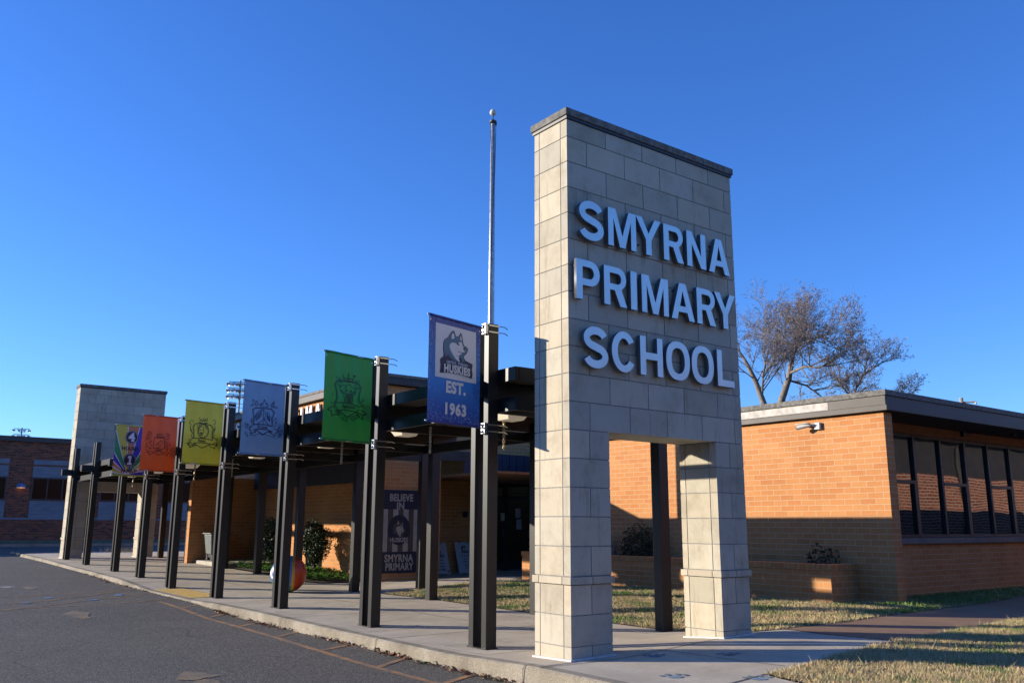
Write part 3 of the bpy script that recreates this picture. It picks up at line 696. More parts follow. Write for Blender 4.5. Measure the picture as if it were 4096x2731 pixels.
# extra post and link beam toward the entrance
b = B(); b.box(4.0, 4.16, 9.55, 9.70, g0(4, 9.6) - .03, 2.84); make("rear_post", b, "bronze_steel", wk, bevel=.006)
b = B(); b.box(3.565, 5.05, 12.055, 13.25, 3.1, 3.2); make("link_roof", b, "dark_deck", wk)
for bx in ((3.565, 6.9, 11.9, 12.05, 2.95, 3.2), (4.0, 4.1, 9.55, 11.9, 2.845, 3.0), (3.14, 3.998, 9.57, 9.68, 2.70, 2.84)): b = B(); b.box(*bx); make("link_beam", b, "dark_deck", wk)
b = B(); b.box(3.565, 5.085, 13.31, 21.85, 3.1, 3.2); make("side_roof", b, "dark_deck", wk)
b = B(); b.box(4.95, 5.09, 13.31, 21.85, 2.44, 3.095); make("side_fascia", b, "navy_panel", wk)

# downlights: housing + prismatic lens
LX = .88
LP = [(2.2, 0), (4.95, 1), (7.75, 2), (11.15, 3), (15.6, 4), (18.6, 5), (21.4, 6)]
lab = ["walkway downlight beside the near stone tower, nearest of the row", "walkway downlight between the two nearest banners", "walkway downlight just under the green banner's left corner", "walkway downlight under the lower edge of the pale blue banner",
       "walkway downlight under the yellow banner", "walkway downlight under the orange banner", "walkway downlight under the rainbow striped banner, farthest of the row"]
for y, i in LP:
    t_ = thing("downlight", (LX, y, 2.9), lab[i], "light fixture", "boxy downlights under the walkway canopy")
    b = B(); b.box(LX - .17, LX + .17, y - .17, y + .17, 2.83, 3.065); b.box(LX - .20, LX + .20, y - .20, y + .20, 2.80, 2.828); make("housing", b, "dark_metal", t_, bevel=.01)
    b = B(); a, c, z0, z1 = .185, .125, 2.70, 2.798
    v = [(LX - c, y - c, z0), (LX + c, y - c, z0), (LX + c, y + c, z0), (LX - c, y + c, z0), (LX - a, y - a, z1), (LX + a, y - a, z1), (LX + a, y + a, z1), (LX - a, y + a, z1)]
    b.poly(v, [(0, 3, 2, 1), (0, 1, 5, 4), (1, 2, 6, 5), (2, 3, 7, 6), (3, 0, 4, 7)]); make("lens", b, "lamp_lens", t_, bevel=.012)
# rain chains
cl = ["twisted rain chain beside the near tower, nearest chain", "twisted rain chain below the navy husky banner", "twisted rain chain below the green banner", "twisted rain chain right of the yellow banner's post", "twisted rain chain right of the orange banner's post", "twisted rain chain below the rainbow banner"]
for i, (x, y) in enumerate(((.80, 2.24), (.39, 3.42), (.44, 6.26), (.51, 11.59), (.45, 13.89), (.44, 19.26))):
    b = B(); z = 2.69; top = 2.69
    b.tube([(x, y, 3.06), (x, y, 2.66)], .002, 4)
    k = 0
    while z > 2.35:
        a = k * 1.3; dx, dy = math.cos(a) * .010, math.sin(a) * .010
        b.tube([(x - dx, y - dy, z), (x - dx * 1.2, y - dy * 1.2, z - .017), (x, y, z - .033), (x + dx * 1.2, y + dy * 1.2, z - .017), (x + dx, y + dy, z)], [.008, .012, .013, .012, .008], 5)
        z -= .028; k += 1
    tag(make("rain_chain", b, "brass_chain", loc=(x, y, 2.36)), cl[i], "chain", "rain chains hanging from the walkway canopy")

# ------------------------------------------------------------------ text helper
def text_mesh(s, size, bold=.02, sx=1.0, spacing=1.0, shear=0.0):
    cu = bpy.data.curves.new("tmp", 'FONT'); cu.body = s; cu.size = size; cu.align_x = 'CENTER'; cu.align_y = 'CENTER'; cu.offset = bold * size; cu.space_character = spacing; cu.shear = shear
    cu.resolution_u = 4; cu.extrude = 0.0
    o = bpy.data.objects.new("tmp", cu); COL.objects.link(o)
    dg = bpy.context.evaluated_depsgraph_get(); dg.update(); me = bpy.data.meshes.new_from_object(o.evaluated_get(dg))
    V = [(v.co.x * sx, v.co.y) for v in me.vertices]; F = [tuple(p.vertices) for p in me.polygons]; bpy.data.meshes.remove(me); bpy.data.objects.remove(o)
    return V, F
class Art:
    """flat artwork on a plane: O + U*u + Vv*v, lifted along n"""
    def __init__(s, O, U, Vv, n, wave=None): s.O, s.U, s.V, s.n, s.wave = Vector(O), Vector(U), Vector(Vv), Vector(n), wave
    def at(s, u, v, h):
        p = s.O + s.U * u + s.V * v; w = s.wave(u, v) if s.wave else 0
        return tuple(p + s.n * (h + w))
    def poly(s, b, P, h): 
        b.face([s.at(u, v, h) for u, v in P])
    def fill(s, b, loops, h):
        cu = bpy.data.curves.new("tmp", 'CURVE'); cu.dimensions = '2D'; cu.fill_mode = 'FRONT'
        for lp in loops:
            sp = cu.splines.new('POLY'); sp.points.add(len(lp) - 1)
            for p, (x, y) in zip(sp.points, lp): p.co = (x, y, 0, 1)
            sp.use_cyclic_u = True
        o = bpy.data.objects.new("tmp", cu); COL.objects.link(o)
        dg = bpy.context.evaluated_depsgraph_get(); dg.update(); me = bpy.data.meshes.new_from_object(o.evaluated_get(dg))
        b.poly([s.at(v.co.x, v.co.y, h) for v in me.vertices], [tuple(p.vertices) for p in me.polygons]); bpy.data.meshes.remove(me); bpy.data.objects.remove(o)
    def stroke(s, b, P, t, h, closed=False, asp=1.0):
        P = list(P) + ([P[0]] if closed else [])
        for k, (p, q) in enumerate(zip(P, P[1:])):
            dx, dy = (q[0] - p[0]) * asp, q[1] - p[1]; l = math.hypot(dx, dy)
            if l < 1e-6: continue
            nx, ny = -dy / l * t / 2 / asp, dx / l * t / 2; ex, ey = dx / l * t * .3 / asp, dy / l * t * .3
            b.face([s.at(u, v, h + (k % 2) * .0002) for u, v in ((p[0] - nx - ex, p[1] - ny - ey), (q[0] - nx + ex, q[1] - ny + ey), (q[0] + nx + ex, q[1] + ny + ey), (p[0] + nx - ex, p[1] + ny - ey))])
    def text(s, b, txt, u, v, hgt, h, asp=1.0, bold=.02, sx=1.0, spacing=1.0, arch=0.0, shear=0.0):
        V, F = text_mesh(txt, hgt * 1.38, bold, sx, spacing, shear)
        b.poly([s.at(u + x / asp, v + y - hgt * .02 + arch * (x / asp) ** 2, h) for x, y in V], F)

# ------------------------------------------------------------------ banners
def quad_uv(corners):
    """pixel tracing of the artwork -> banner (u,v); corners TL,TR,BR,BL"""
    TL, TR, BR, BL = [np.array(c, float) for c in corners]
    def f(x, y):
        u, v = .5, .5
        for _ in range(12):
            p = (TL * (1 - u) + TR * u) * v + (BL * (1 - u) + BR * u) * (1 - v); r_ = np.array([x, y]) - p
            du = (TR - TL) * v + (BR - BL) * (1 - v); dv = (TL * (1 - u) + TR * u) - (BL * (1 - u) + BR * u)
            s_ = np.linalg.solve(np.stack([du, dv], 1), r_); u += s_[0]; v += s_[1]
        return (u, v)
    return f
def leaf_shape(x, y, l, a, w=.3):
    c, s = math.cos(a), math.sin(a); P = [(0, 0), (.3, w * .5), (.6, w * .45), (1, 0), (.6, -w * .45), (.3, -w * .5)]
    return [(x + l * (c * p - s * q), y + l * (s * p + c * q)) for p, q in P]
def banner(k, wid, fab, label, art, ztop=3.715, zbot=2.49, wa=1.0):
    y = PY[k]; hx, hy = -.085, y + .045
    D = Vector((-.9707, -.2402, 0))     # hinge -> tip
    t_ = thing("pole_banner", (hx, hy, zbot), label, "banner", "banners on the front posts")
    A = Vector((hx, hy, 0)) + D * (wid + .012)      # tip side
    nrm = Vector((.2402, -.9707, 0)) # towards the camera side
    hgt = ztop - zbot
    wa *= 1.5 if wa > .5 else 1
    wave = lambda u, v: wa * .009 * math.sin(u * 5.2 + k) * (.3 + .7 * math.sin(math.pi * min(max(v, 0), 1))) + wa * .004 * math.sin(u * 17 + v * 3 + k * 2)
    a = Art((A.x, A.y, zbot), -D * wid, (0, 0, hgt), nrm, wave)
    b = B(); nu, nv = 20, 14
    vs = [a.at(i / nu, j / nv, 0) for j in range(nv + 1) for i in range(nu + 1)]
    b.poly(vs, [(j * (nu + 1) + i, j * (nu + 1) + i + 1, (j + 1) * (nu + 1) + i + 1, (j + 1) * (nu + 1) + i) for j in range(nv) for i in range(nu)])
    o = make("fabric", b, fab, t_, smooth=True)
    uvl = o.data.uv_layers.new(name="art"); 
    for lp in o.data.loops: 
        i = lp.vertex_index; uvl.data[lp.index].uv = ((i % (nu + 1)) / nu, (i // (nu + 1)) / nv)
    # hems
    for z in (ztop, zbot):
        hb = B(); pts = [tuple(Vector(a.at(i / 10, (z - zbot) / hgt, 0))) for i in range(11)]; hb.tube(pts, .016, 8); make("hem", hb, fab, o, smooth=True)
    for z in (ztop, zbot):
        rb = B(); p0 = A + D * .03; p1 = Vector((hx, hy, 0)) - D * .05
        rb.tube([(p0.x, p0.y, z), (p1.x, p1.y, z)], .0105, 8); make("rod", rb, "chrome_clamp", t_, smooth=True)
        cb = B(); cb.box(-.045, -.002, y + .01, y + .09, z - .075, z + .06); cb.tube([(-.065, y + .05, z - .06), (-.02, y + .05, z - .02), (-.065, y + .05, z + .04)], .014, 6)
        cl_ = make("clamp", cb, "chrome_clamp", t_, bevel=.004)
        for dz in (-.045, .035): sb = B(); sb.box(-.004, .156, y - .006, y - .0005, z + dz - .008, z + dz + .008); sb.tube([(.15, y - .004, z + dz), (.24, y + .0, z + dz + .004), (.30, y + .02, z + dz - .012)], .006, 5); make("strap", sb, "chrome_clamp", cl_)
    for u in (.022, .975):
        for v in (.035, .955):
            g = B(); c = Vector(a.at(u, v, .003)); g.lathe((0, 0, 0), [(.010, 0), (.008, .003)], 8)
            g.v = [tuple(c + Vector((x_ * .97, x_ * .24, y_)) + nrm * z_) for x_, y_, z_ in g.v]; make("grommet", g, "chrome_clamp", o)
    art(t_, o, a, wid / hgt)
    return t_

def shield(f, a, b, asp, t, sc_top, ribbon_pts, h=.004):
    pass

# --- husky emblem polygons (traced in artwork px, converted by quad_uv)
HQ = quad_uv([(165, 122), (755, 258), (715, 1390), (97, 1308)])
DOG_SIL = [(262, 640), (270, 622), (298, 600), (304, 575), (299, 520), (302, 450), (315, 415), (338, 393), (362, 380), (372, 358), (393, 327), (413, 306), (430, 303), (440, 320), (447, 352), (456, 368), (476, 371), (490, 355), (508, 328), (519, 343), (527, 380), (534, 440), (546, 475), (573, 487), (590, 505), (588, 530), (575, 562), (545, 590), (538, 604), (546, 626), (562, 646), (600, 664), (640, 682), (643, 700), (632, 745), (640, 800), (628, 848), (600, 838), (500, 800), (400, 784), (300, 782), (258, 784), (255, 768), (262, 742), (266, 690)]
DOG_SLATE = [(309, 440), (318, 415), (342, 398), (368, 387), (380, 355), (400, 325), (418, 311), (431, 314), (438, 345), (450, 372), (478, 379), (495, 360), (508, 343), (518, 380), (525, 440), (540, 480), (570, 492), (582, 507), (580, 530), (566, 556), (535, 585), (530, 605), (538, 635), (552, 655), (515, 660), (512, 625), (500, 608), (485, 622), (489, 657), (440, 652), (405, 635), (378, 612), (350, 570), (338, 603), (322, 590), (310, 545), (306, 490)]
DOG_FACE = [(372, 490), (378, 462), (400, 442), (445, 440), (462, 420), (485, 418), (495, 436), (510, 430), (522, 450), (526, 476), (545, 500), (530, 512), (540, 530), (555, 540), (527, 556), (495, 578), (478, 605), (480, 640), (490, 655), (470, 652), (440, 625), (410, 580), (385, 535)]
DOG_EAR1 = [(398, 395), (400, 360), (415, 332), (426, 340), (434, 378), (428, 396), (410, 402)]
DOG_EAR2 = [(497, 390), (505, 362), (512, 370), (517, 420), (505, 412)]
DOG_EYE = [(447, 447), (470, 447), (490, 462), (482, 475), (465, 465)]
DOG_NOSE = [(528, 498), (550, 495), (560, 500), (548, 520), (535, 512)]
DOG_MOUTH = [(467, 533), (500, 550), (530, 552), (530, 560), (500, 558), (475, 545)]
def emblem(a, parent, f, scale=None, mats=("logo_navy", "logo_slate", "mural_pale", "logo_navy"), base=.003, sil=True):
    layers = [([DOG_SIL], mats[0])] if sil else []
    layers += [([DOG_SLATE], mats[1]), ([DOG_FACE], mats[2]), ([DOG_EAR1], mats[2]), ([DOG_EAR2], mats[2]), ([DOG_EYE], mats[3]), ([DOG_NOSE], mats[3]), ([DOG_MOUTH], mats[3])]
    b = B(); ml = []
    for i, (lp, m_) in enumerate(layers):
        if m_ not in ml: ml.append(m_)
        b.cur = ml.index(m_); a.fill(b, [[f(*p) for p in l] for l in lp], base + .0007 * i)
    o = make("emblem", b, ml, parent); return o
MATS["mural_pale"] = MATS["p_white"]
def art_husky(t_, fab, a, asp):
    b = B(); P = [HQ(*p) for p in ((232, 214), (695, 320), (684, 905), (201, 822))]
    nu = 8; vs = []
    for j in range(9):
        for i in range(9):
            u, v = i / 8, j / 8; x = (P[3][0] * (1 - u) + P[2][0] * u) * (1 - v) + (P[0][0] * (1 - u) + P[1][0] * u) * v; y = (P[3][1] * (1 - u) + P[2][1] * u) * (1 - v) + (P[0][1] * (1 - u) + P[1][1] * u) * v
            vs.append(a.at(x, y, .0025))
    b.poly(vs, [(j * 9 + i, j * 9 + i + 1, (j + 1) * 9 + i + 1, (j + 1) * 9 + i) for j in range(8) for i in range(8)]); make("white_panel", b, "p_white", fab)
    emblem(a, fab, HQ, base=.006)
    b = B(); u, v = HQ(452, 678); a.text(b, "SMYRNA  PRIMARY", u, v, .028, .0165, asp=asp, bold=.03, sx=.86, spacing=1.12, arch=-.15); make("writing", b, "logo_pale", fab)
    b = B(); u, v = HQ(448, 750); a.text(b, "HUSKIES", u, v, .074, .0165, asp=asp, bold=.055, sx=.88, spacing=1.13, arch=-.12)
    make("writing", b, "p_white", fab)
    b = B(); u, v = HQ(432, 958); a.text(b, "EST.", u, v, .108, .008, asp=asp, bold=.05, spacing=1.08); make("writing", b, "p_white", fab); b = B(); u, v = HQ(418, 1197); a.text(b, "1963", u, v, .106, .008, asp=asp, bold=.05, spacing=1.13); make("writing", b, "p_white", fab)
    b = B(); r = random.Random(2)
    for i in range(420):
        e = r.random(); u = r.random(); v = r.random()
        if e < .45: v = abs(r.gauss(0, .07))
        elif e < .75: u = abs(r.gauss(0, .05)) if r.random() < .6 else 1 - abs(r.gauss(0, .04)); v = .3 + .7 * r.random()
        elif e < .9: v = 1 - abs(r.gauss(0, .035))
        if not (0.01 < u < .99 and .01 < v < .985): continue
        if .14 < u < .93 and .33 < v < .93: continue
        if .2 < u < .8 and .08 < v < .32: continue
        an = r.uniform(0, 3.14); l = r.uniform(.006, .016); a.stroke(b, [(u, v), (u + l * math.cos(an), v + l * math.sin(an))], .0035, .003, asp=asp)
    make("confetti_print", b, "logo_pale", fab)
def crest(t_, fab, a, asp, ink, f, shield_pts, rib, word, wpos, wh, extra, t=.012, shear=0.0):
    b = B(); h = .005; wh *= 1.12; extra = [(P, tt * 1.45, c) for P, tt, c in extra]
    S_ = [f(*p) for p in shield_pts]; a.stroke(b, S_, t * .9, h, closed=False, asp=asp)
    c = np.mean(S_, 0); a.stroke(b, [((u - c[0]) * .91 + c[0], (v - c[1]) * .93 + c[1]) for u, v in S_], t * .45, h + .0005, asp=asp)
    for r_ in rib: a.stroke(b, [f(*p) for p in r_], t, h + .001, asp=asp)
    u, v = f(*wpos); a.text(b, word, u, v, wh, h + .0015, asp=asp, bold=.03, sx=.82, arch=-.05, shear=shear)
    for P, tt, cl_ in extra: a.stroke(b, [f(*p) for p in P], tt, h + .002, closed=cl_, asp=asp)
    make("crest_print", b, ink, fab)
def ell(cx, cy, rx, ry, n=14, a0=0, a1=360): return [(cx + rx * math.cos(math.radians(a0 + (a1 - a0) * i / n)), cy + ry * math.sin(math.radians(a0 + (a1 - a0) * i / n))) for i in range(n + 1)]
GQ = quad_uv([(222, 158), (915, 268), (848, 1465), (150, 1385)])
def art_green(t_, fab, a, asp):
    rr = random.Random(4); ex = []
    # crown of tools
    ex += [([(465, 490), (485, 575)], .008, False), ([(548, 475), (545, 575)], .009, False), ([(635, 510), (608, 590)], .008, False), ([(615, 505), (655, 515)], .012, False), ([(482, 575), (610, 592)], .010, False), ([(485, 555), (505, 535), (520, 560), (545, 535), (565, 560), (585, 545), (608, 570)], .006, False)]
    # leaves
    for (x, y, l, an) in ((385, 580, 70, .5), (390, 650, 60, .1), (350, 860, 55, 2.2), (340, 900, 60, 1.9), (330, 930, 70, .9), (340, 1010, 60, .2), (700, 620, 75, 2.7), (690, 680, 60, 2.9), (720, 900, 70, -.7), (715, 940, 60, -.4), (700, 990, 60, 2.6), (440, 1050, 80, 3.0), (500, 1070, 90, 2.4), (515, 1100, 60, 1.6), (540, 1070, 90, .9), (590, 1080, 90, .4), (650, 1070, 60, .2), (700, 1050, 70, .3), (400, 540, 50, .7), (640, 600, 50, -.6)):
        ex.append((leaf_shape(x, y, l, an), .0045, True))
    for (x, y, r_) in ((368, 537, 7), (710, 580, 8), (306, 775, 6), (290, 887, 9), (757, 838, 7), (763, 950, 8), (390, 632, 5), (700, 690, 6), (412, 1098, 6), (622, 1122, 6), (488, 1140, 6), (620, 1148, 5)): ex.append((ell(x, y, r_, r_, 8), .004, True))
    # elephant head
    ex += [([(470, 760), (430, 745), (414, 700), (430, 660), (470, 643), (510, 650), (500, 700), (496, 745), (470, 760)], .006, False), ([(585, 665), (630, 680), (660, 720), (650, 765), (605, 800), (590, 760), (580, 710)], .006, False),
           ([(510, 650), (535, 632), (570, 640), (590, 668)], .006, False), ([(498, 745), (505, 800), (500, 850), (497, 890)], .006, False), ([(590, 760), (600, 830), (598, 880), (588, 905)], .006, False), ([(470, 770), (480, 820), (487, 860), (497, 888)], .006, False), ([(605, 800), (603, 860), (590, 905)], .005, False),
           ([(515, 725), (528, 715)], .012, False), ([(562, 735), (578, 728)], .012, False)]
    for i in range(9): ex.append(([(517 + i * .5, 760 + i * 15), (585 - i * .5, 766 + i * 15)], .0065, False))
    for i in range(6): ex.append(([(435 + 6 * i, 705 + 5 * i), (430 + 9 * i, 725 + 5 * i)], .004, False)); ex.append(([(650 - 7 * i, 745 + 6 * i), (640 - 7 * i, 720 + 4 * i)], .004, False))
    rib = [[(355, 893), (450, 888), (560, 900), (660, 930), (712, 955)], [(340, 1000), (430, 990), (540, 998), (640, 1020), (700, 1040)], [(305, 945), (262, 960), (235, 985), (290, 1008), (290, 1073), (350, 1052), (400, 1040), (380, 1010)], [(735, 1000), (785, 1025), (815, 1060), (755, 1070), (752, 1130), (700, 1095), (650, 1062), (690, 1040)], [(405, 1005), (460, 1045), (520, 1090), (580, 1060), (640, 1030)]]
    crest(t_, fab, a, asp, "ink_green", GQ, [(345, 890), (362, 800), (358, 720), (330, 635), (378, 572), (480, 585), (600, 598), (700, 612), (745, 685), (715, 760), (705, 850), (708, 900)], rib, "Ingenioso", (540, 942), .040, ex)
BQ = quad_uv([(325, 158), (1005, 240), (930, 1400), (230, 1330)])
def art_blue(t_, fab, a, asp):
    ex = [([(560, 545), (600, 590), (700, 600), (725, 565)], .006, False), ([(585, 575), (595, 535), (612, 560), (648, 475), (680, 560), (695, 530), (700, 580)], .007, False)]
    for (x, y, l, an) in ((500, 570, 110, -2.0), (520, 580, 90, -1.5), (470, 560, 60, 2.9), (760, 600, 110, -1.1), (790, 610, 90, -1.6), (800, 600, 60, .1), (420, 850, 80, -1.3), (460, 900, 100, -1.8), (400, 930, 80, -2.2), (350, 940, 90, -1.9), (320, 1000, 90, 1.1), (830, 860, 90, -1.6), (800, 930, 90, -1.2), (850, 980, 80, -1.0), (880, 1060, 90, -1.2), (850, 1100, 80, -.7)):
        ex.append((leaf_shape(x, y, l, an, .35), .0045, True))
    ex += [([(640, 630), (625, 660), (632, 700), (620, 740), (625, 790), (640, 810)], .006, False), ([(655, 660), (660, 720), (650, 780), (640, 810)], .006, False), ([(630, 640), (590, 640), (540, 680), (500, 730), (480, 790)], .006, False), ([(690, 680), (720, 700), (755, 770), (770, 850)], .006, False), ([(610, 640), (575, 690), (600, 725)], .005, False)]
    for i in range(7): ex.append(([(600 - i * 16, 660 + i * 12), (585 - i * 14, 720 + i * 10), (570 - i * 10, 770 + i * 9)], .0045, False)); ex.append(([(680 + i * 8, 690 + i * 12), (690 + i * 8, 750 + i * 8), (690 + i * 8, 800 + i * 6)], .0045, False))
    ex += [([(640, 790), (590, 830), (530, 870)], .006, False), ([(640, 800), (620, 870)], .005, False), ([(650, 800), (680, 860), (720, 885)], .006, False), ([(390, 1040), (440, 1060), (500, 1050), (560, 1020), (600, 1055), (640, 1040), (700, 1060), (760, 1080), (820, 1110)], .004, False)]
    rib = [[(465, 880), (560, 875), (660, 885), (775, 915)], [(462, 965), (560, 955), (670, 965), (775, 998)], [(440, 900), (400, 935), (380, 950), (418, 980), (405, 1032), (460, 1010), (505, 995), (480, 970)], [(800, 950), (860, 985), (870, 1000), (818, 1025), (812, 1075), (760, 1030), (720, 1005), (765, 1000)], [(515, 970), (610, 1045), (720, 990)]]
    crest(t_, fab, a, asp, "ink_blue", BQ, [(462, 880), (470, 760), (448, 645), (500, 605), (620, 615), (765, 625), (812, 685), (785, 770), (775, 915)], rib, "Oi Linya", (612, 922), .040, ex)
YQ = quad_uv([(1520, 158), (2158, 230), (2080, 1280), (1425, 1215)])
def art_yellow(t_, fab, a, asp):
    ex = [(ell(1800, 690, 90, 118, 22), .007, True), (ell(1770, 680, 45, 72, 16), .005, True), (ell(1725, 610, 22, 26, 10), .006, True), (ell(1860, 625, 22, 26, 10), .006, True), ([(1755, 715), (1770, 730), (1785, 715)], .014, False), ([(1770, 730), (1768, 750), (1750, 760)], .006, False), ([(1768, 750), (1790, 760)], .006, False), ([(1745, 670), (1760, 668)], .009, False), ([(1795, 670), (1812, 672)], .009, False)]
    r = random.Random(8)
    for i in range(16):
        an = i / 16 * 6.28; ex.append(([(1800 + 68 * math.cos(an), 690 + 92 * math.sin(an)), (1800 + 98 * math.cos(an + .12), 690 + 126 * math.sin(an + .12))], .006, False))
    ex += [([(1740, 455), (1750, 520), (1775, 490), (1785, 525), (1812, 470), (1830, 525), (1850, 480), (1862, 525), (1875, 465)], .006, False), ([(1730, 540), (1800, 560), (1870, 550)], .010, False), (ell(1805, 535, 30, 22, 8, 180, 360), .005, False)]
    for sx_, x in ((1, 1600), (-1, 1985)):
        ex += [(ell(x + 10 * sx_, 540, 34, 36, 10, 90 if sx_ > 0 else -120, 360 if sx_ > 0 else 110), .006, False), ([(x, 590), (x - 15 * sx_, 650), (x + 25 * sx_, 720), (x, 770), (x + 30 * sx_, 800)], .006, False), (leaf_shape(x - 10 * sx_, 640, 70, 1.2 if sx_ > 0 else 1.9), .005, True), (leaf_shape(x - 50 * sx_, 850, 90, -.5 if sx_ > 0 else -2.6), .005, True), (leaf_shape(x - 60 * sx_, 900, 110, .2 if sx_ > 0 else 2.9), .006, True)]
    rib = [[(1640, 808), (1740, 808), (1860, 825), (1960, 850)], [(1640, 890), (1740, 885), (1860, 898), (1945, 925)], [(1600, 870), (1520, 890), (1560, 930), (1565, 960), (1680, 925)], [(1960, 920), (2035, 935), (1985, 965), (1985, 1000), (1900, 945)], [(1640, 895), (1775, 978), (1925, 915)]]
    crest(t_, fab, a, asp, "ink_yellow", YQ, [(1640, 805), (1640, 700), (1632, 600), (1680, 555), (1800, 560), (1930, 590), (1965, 640), (1950, 740), (1950, 840)], rib, "Shajaea", (1775, 852), .036, ex)
OQ = quad_uv([(785, 425), (1365, 490), (1258, 1408), (680, 1355)])
def art_orange(t_, fab, a, asp):
    ex = [([(985, 800), (1000, 755), (1020, 780), (1040, 745), (1060, 785), (1085, 760), (1095, 815)], .007, False), ([(985, 800), (1095, 815)], .012, False), ([(960, 970), (985, 920), (1040, 880), (1065, 865), (1075, 890), (1060, 930), (1030, 980), (970, 990)], .005, False), (ell(1055, 880, 14, 12, 8), .005, True), ([(985, 930), (1020, 960)], .004, False), ([(1000, 915), (1035, 945)], .004, False)]
    r = random.Random(9)
    for cx, cy0 in ((880, 720), (1170, 750)):
        for i in range(38):
            y = cy0 + i * 8; w = 30 + 30 * math.sin(i / 38 * 3.1); x = cx + r.uniform(-w, w) - i * .8; an = r.uniform(0, 6); ex.append((ell(x, y, r.uniform(8, 16), r.uniform(8, 15), 6, an * 50, an * 50 + 250), .0038, False))
    rib = [[(915, 1000), (1000, 1000), (1100, 1020)], [(905, 1058), (1000, 1050), (1085, 1070)], [(900, 1050), (820, 1050), (850, 1080), (852, 1105), (930, 1075)], [(1100, 1075), (1190, 1085), (1150, 1105), (1148, 1135), (1070, 1090)], [(930, 1070), (1000, 1112), (1080, 1080)]]
    crest(t_, fab, a, asp, "ink_orange", OQ, [(920, 1000), (930, 900), (945, 815), (1110, 832), (1108, 920), (1100, 1020)], rib, "Uaahi", (1008, 1028), .040, ex, t=.0105)
RQ = quad_uv([(285, 600), (800, 645), (740, 1470), (205, 1423)])
def art_rainbow(t_, fab, a, asp):
    c = (.46, .02); n = 26; b = B(); ml = ["p_white", "p_yellow", "p_salmon", "p_violet", "p_green"]
    order = ["p_green", "p_violet", "p_salmon", "p_yellow", "p_green", "p_violet", "p_salmon", "p_yellow"]
    def edge(an):
        dx, dy = math.cos(an), math.sin(an); tt = []
        if dx > 1e-6: tt.append((1 - c[0]) / dx)
        if dx < -1e-6: tt.append(-c[0] / dx)
        if dy > 1e-6: tt.append((1 - c[1]) / dy)
        t = min(tt); return (c[0] + dx * t, c[1] + dy * t)
    stops = [(2, "p_yellow"), (9, "p_violet"), (17, "p_salmon"), (27, "p_yellow"), (38, "p_green"), (54, "p_violet"), (72, "p_salmon"), (92, "p_yellow"), (110, "p_green"), (134, "p_violet"), (148, "p_salmon"), (160, "p_yellow"), (172, "p_green"), (180, None)]
    # sectors by direction in uv space (wide stripes fan out of the bottom centre)
    stops = [(0, "p_violet"), (10, "p_salmon"), (21, "p_yellow"), (32, "p_green"), (50, "p_violet"), (73, "p_salmon"), (95, "p_yellow"), (118, "p_green"), (137, "p_violet"), (151, "p_salmon"), (163, "p_yellow"), (176, "p_green"), (180, None)]
    for (a0, m_), (a1, _) in zip(stops, stops[1:]):
        b.cur = ml.index(m_); K = max(2, int((a1 - a0) / 3))
        for i in range(K):
            p, q = math.radians(a0 + (a1 - a0) * i / K), math.radians(a0 + (a1 - a0) * (i + 1) / K); E0, E1 = edge(p), edge(q)
            for j in range(6):
                s0, s1 = j / 6, (j + 1) / 6
                F = [(c[0] + (e[0] - c[0]) * s, c[1] + (e[1] - c[1]) * s) for e, s in ((E0, s0), (E0, s1), (E1, s1), (E1, s0))]
                if j == 0: F = F[1:] if False else [c, F[1], F[2]]
                b.face([a.at(u, v, .002) for u, v in F])
        if a0: 
            b.cur = 0; E = edge(math.radians(a0)); nx = -math.sin(math.radians(a0)); ny = math.cos(math.radians(a0)); w = .034
            for j in range(6):
                s0, s1 = j / 6, (j + 1) / 6; P = lambda s, g: (c[0] + (E[0] - c[0]) * s + nx * g * w * s, c[1] + (E[1] - c[1]) * s + ny * g * w * s)
                F = [P(s0, -.5), P(s1, -.5), P(s1, .5), P(s0, .5)]; F = [(min(max(u, 0), 1), min(max(v, 0), 1)) for u, v in F]
                b.face([a.at(u, v, .0028) for u, v in (F if j else [F[0], F[1], F[2]])])
    make("stripes", b, ml, fab)
    slab = {"4": [(-.10, -.85), (.62, -.85), (.62, -.50), (.50, -.50), (.50, -.32), (.78, -.32), (.78, .02), (.50, .02), (.50, .9), (.05, .9), (-.80, .0), (-.80, -.32), (.05, -.32), (.05, -.50), (-.10, -.50)],
            "1": [(-.55, -.9), (.55, -.9), (.55, -.52), (.26, -.52), (.26, .9), (-.10, .9), (-.50, .72), (-.50, .38), (-.18, .45), (-.18, -.52), (-.55, -.52)]}
    for s_, x, y in (("4", 537, 812), ("1", 502, 1193)):
        b = B(); u, v = RQ(x, y); r_ = .21
        a.fill(b, [[(u + r_ * math.cos(t), v + r_ * asp * math.sin(t)) for t in [2 * math.pi * i / 30 for i in range(30)]]], .004)
        b.cur = 1; a.stroke(b, [(u + .19 * math.cos(t), v + .19 * asp * math.sin(t)) for t in [2 * math.pi * i / 30 for i in range(31)]], .006, .0055, asp=asp)
        a.fill(b, [[(u + px * .135, v + py * .135 * asp * 1.15) for px, py in slab[s_]]], .008)
        make("number_disc", b, ["p_black", "p_white"], fab)
    b = B(); a.fill(b, [[(c[0] + .09 * math.cos(t), c[1] + .07 * math.sin(t)) for t in [math.pi * i / 14 for i in range(15)]]], .0045); make("sun_disc_print", b, "p_white", fab)
    for w_, x, y in (("HOUSES", 512, 1000), ("FAMILY", 485, 1372)):
        b = B(); u, v = RQ(x, y); a.text(b, w_, u, v, .072, .010, asp=asp, bold=.03, sx=.95, spacing=1.06); make("writing", b, "p_black", fab)
banner(0, .90, "fabric_navy", "navy banner with husky emblem and EST. 1963, on the nearest post", art_husky, wa=.22)
banner(1, .885, "fabric_green", "green banner with elephant crest reading Ingenioso", art_green)
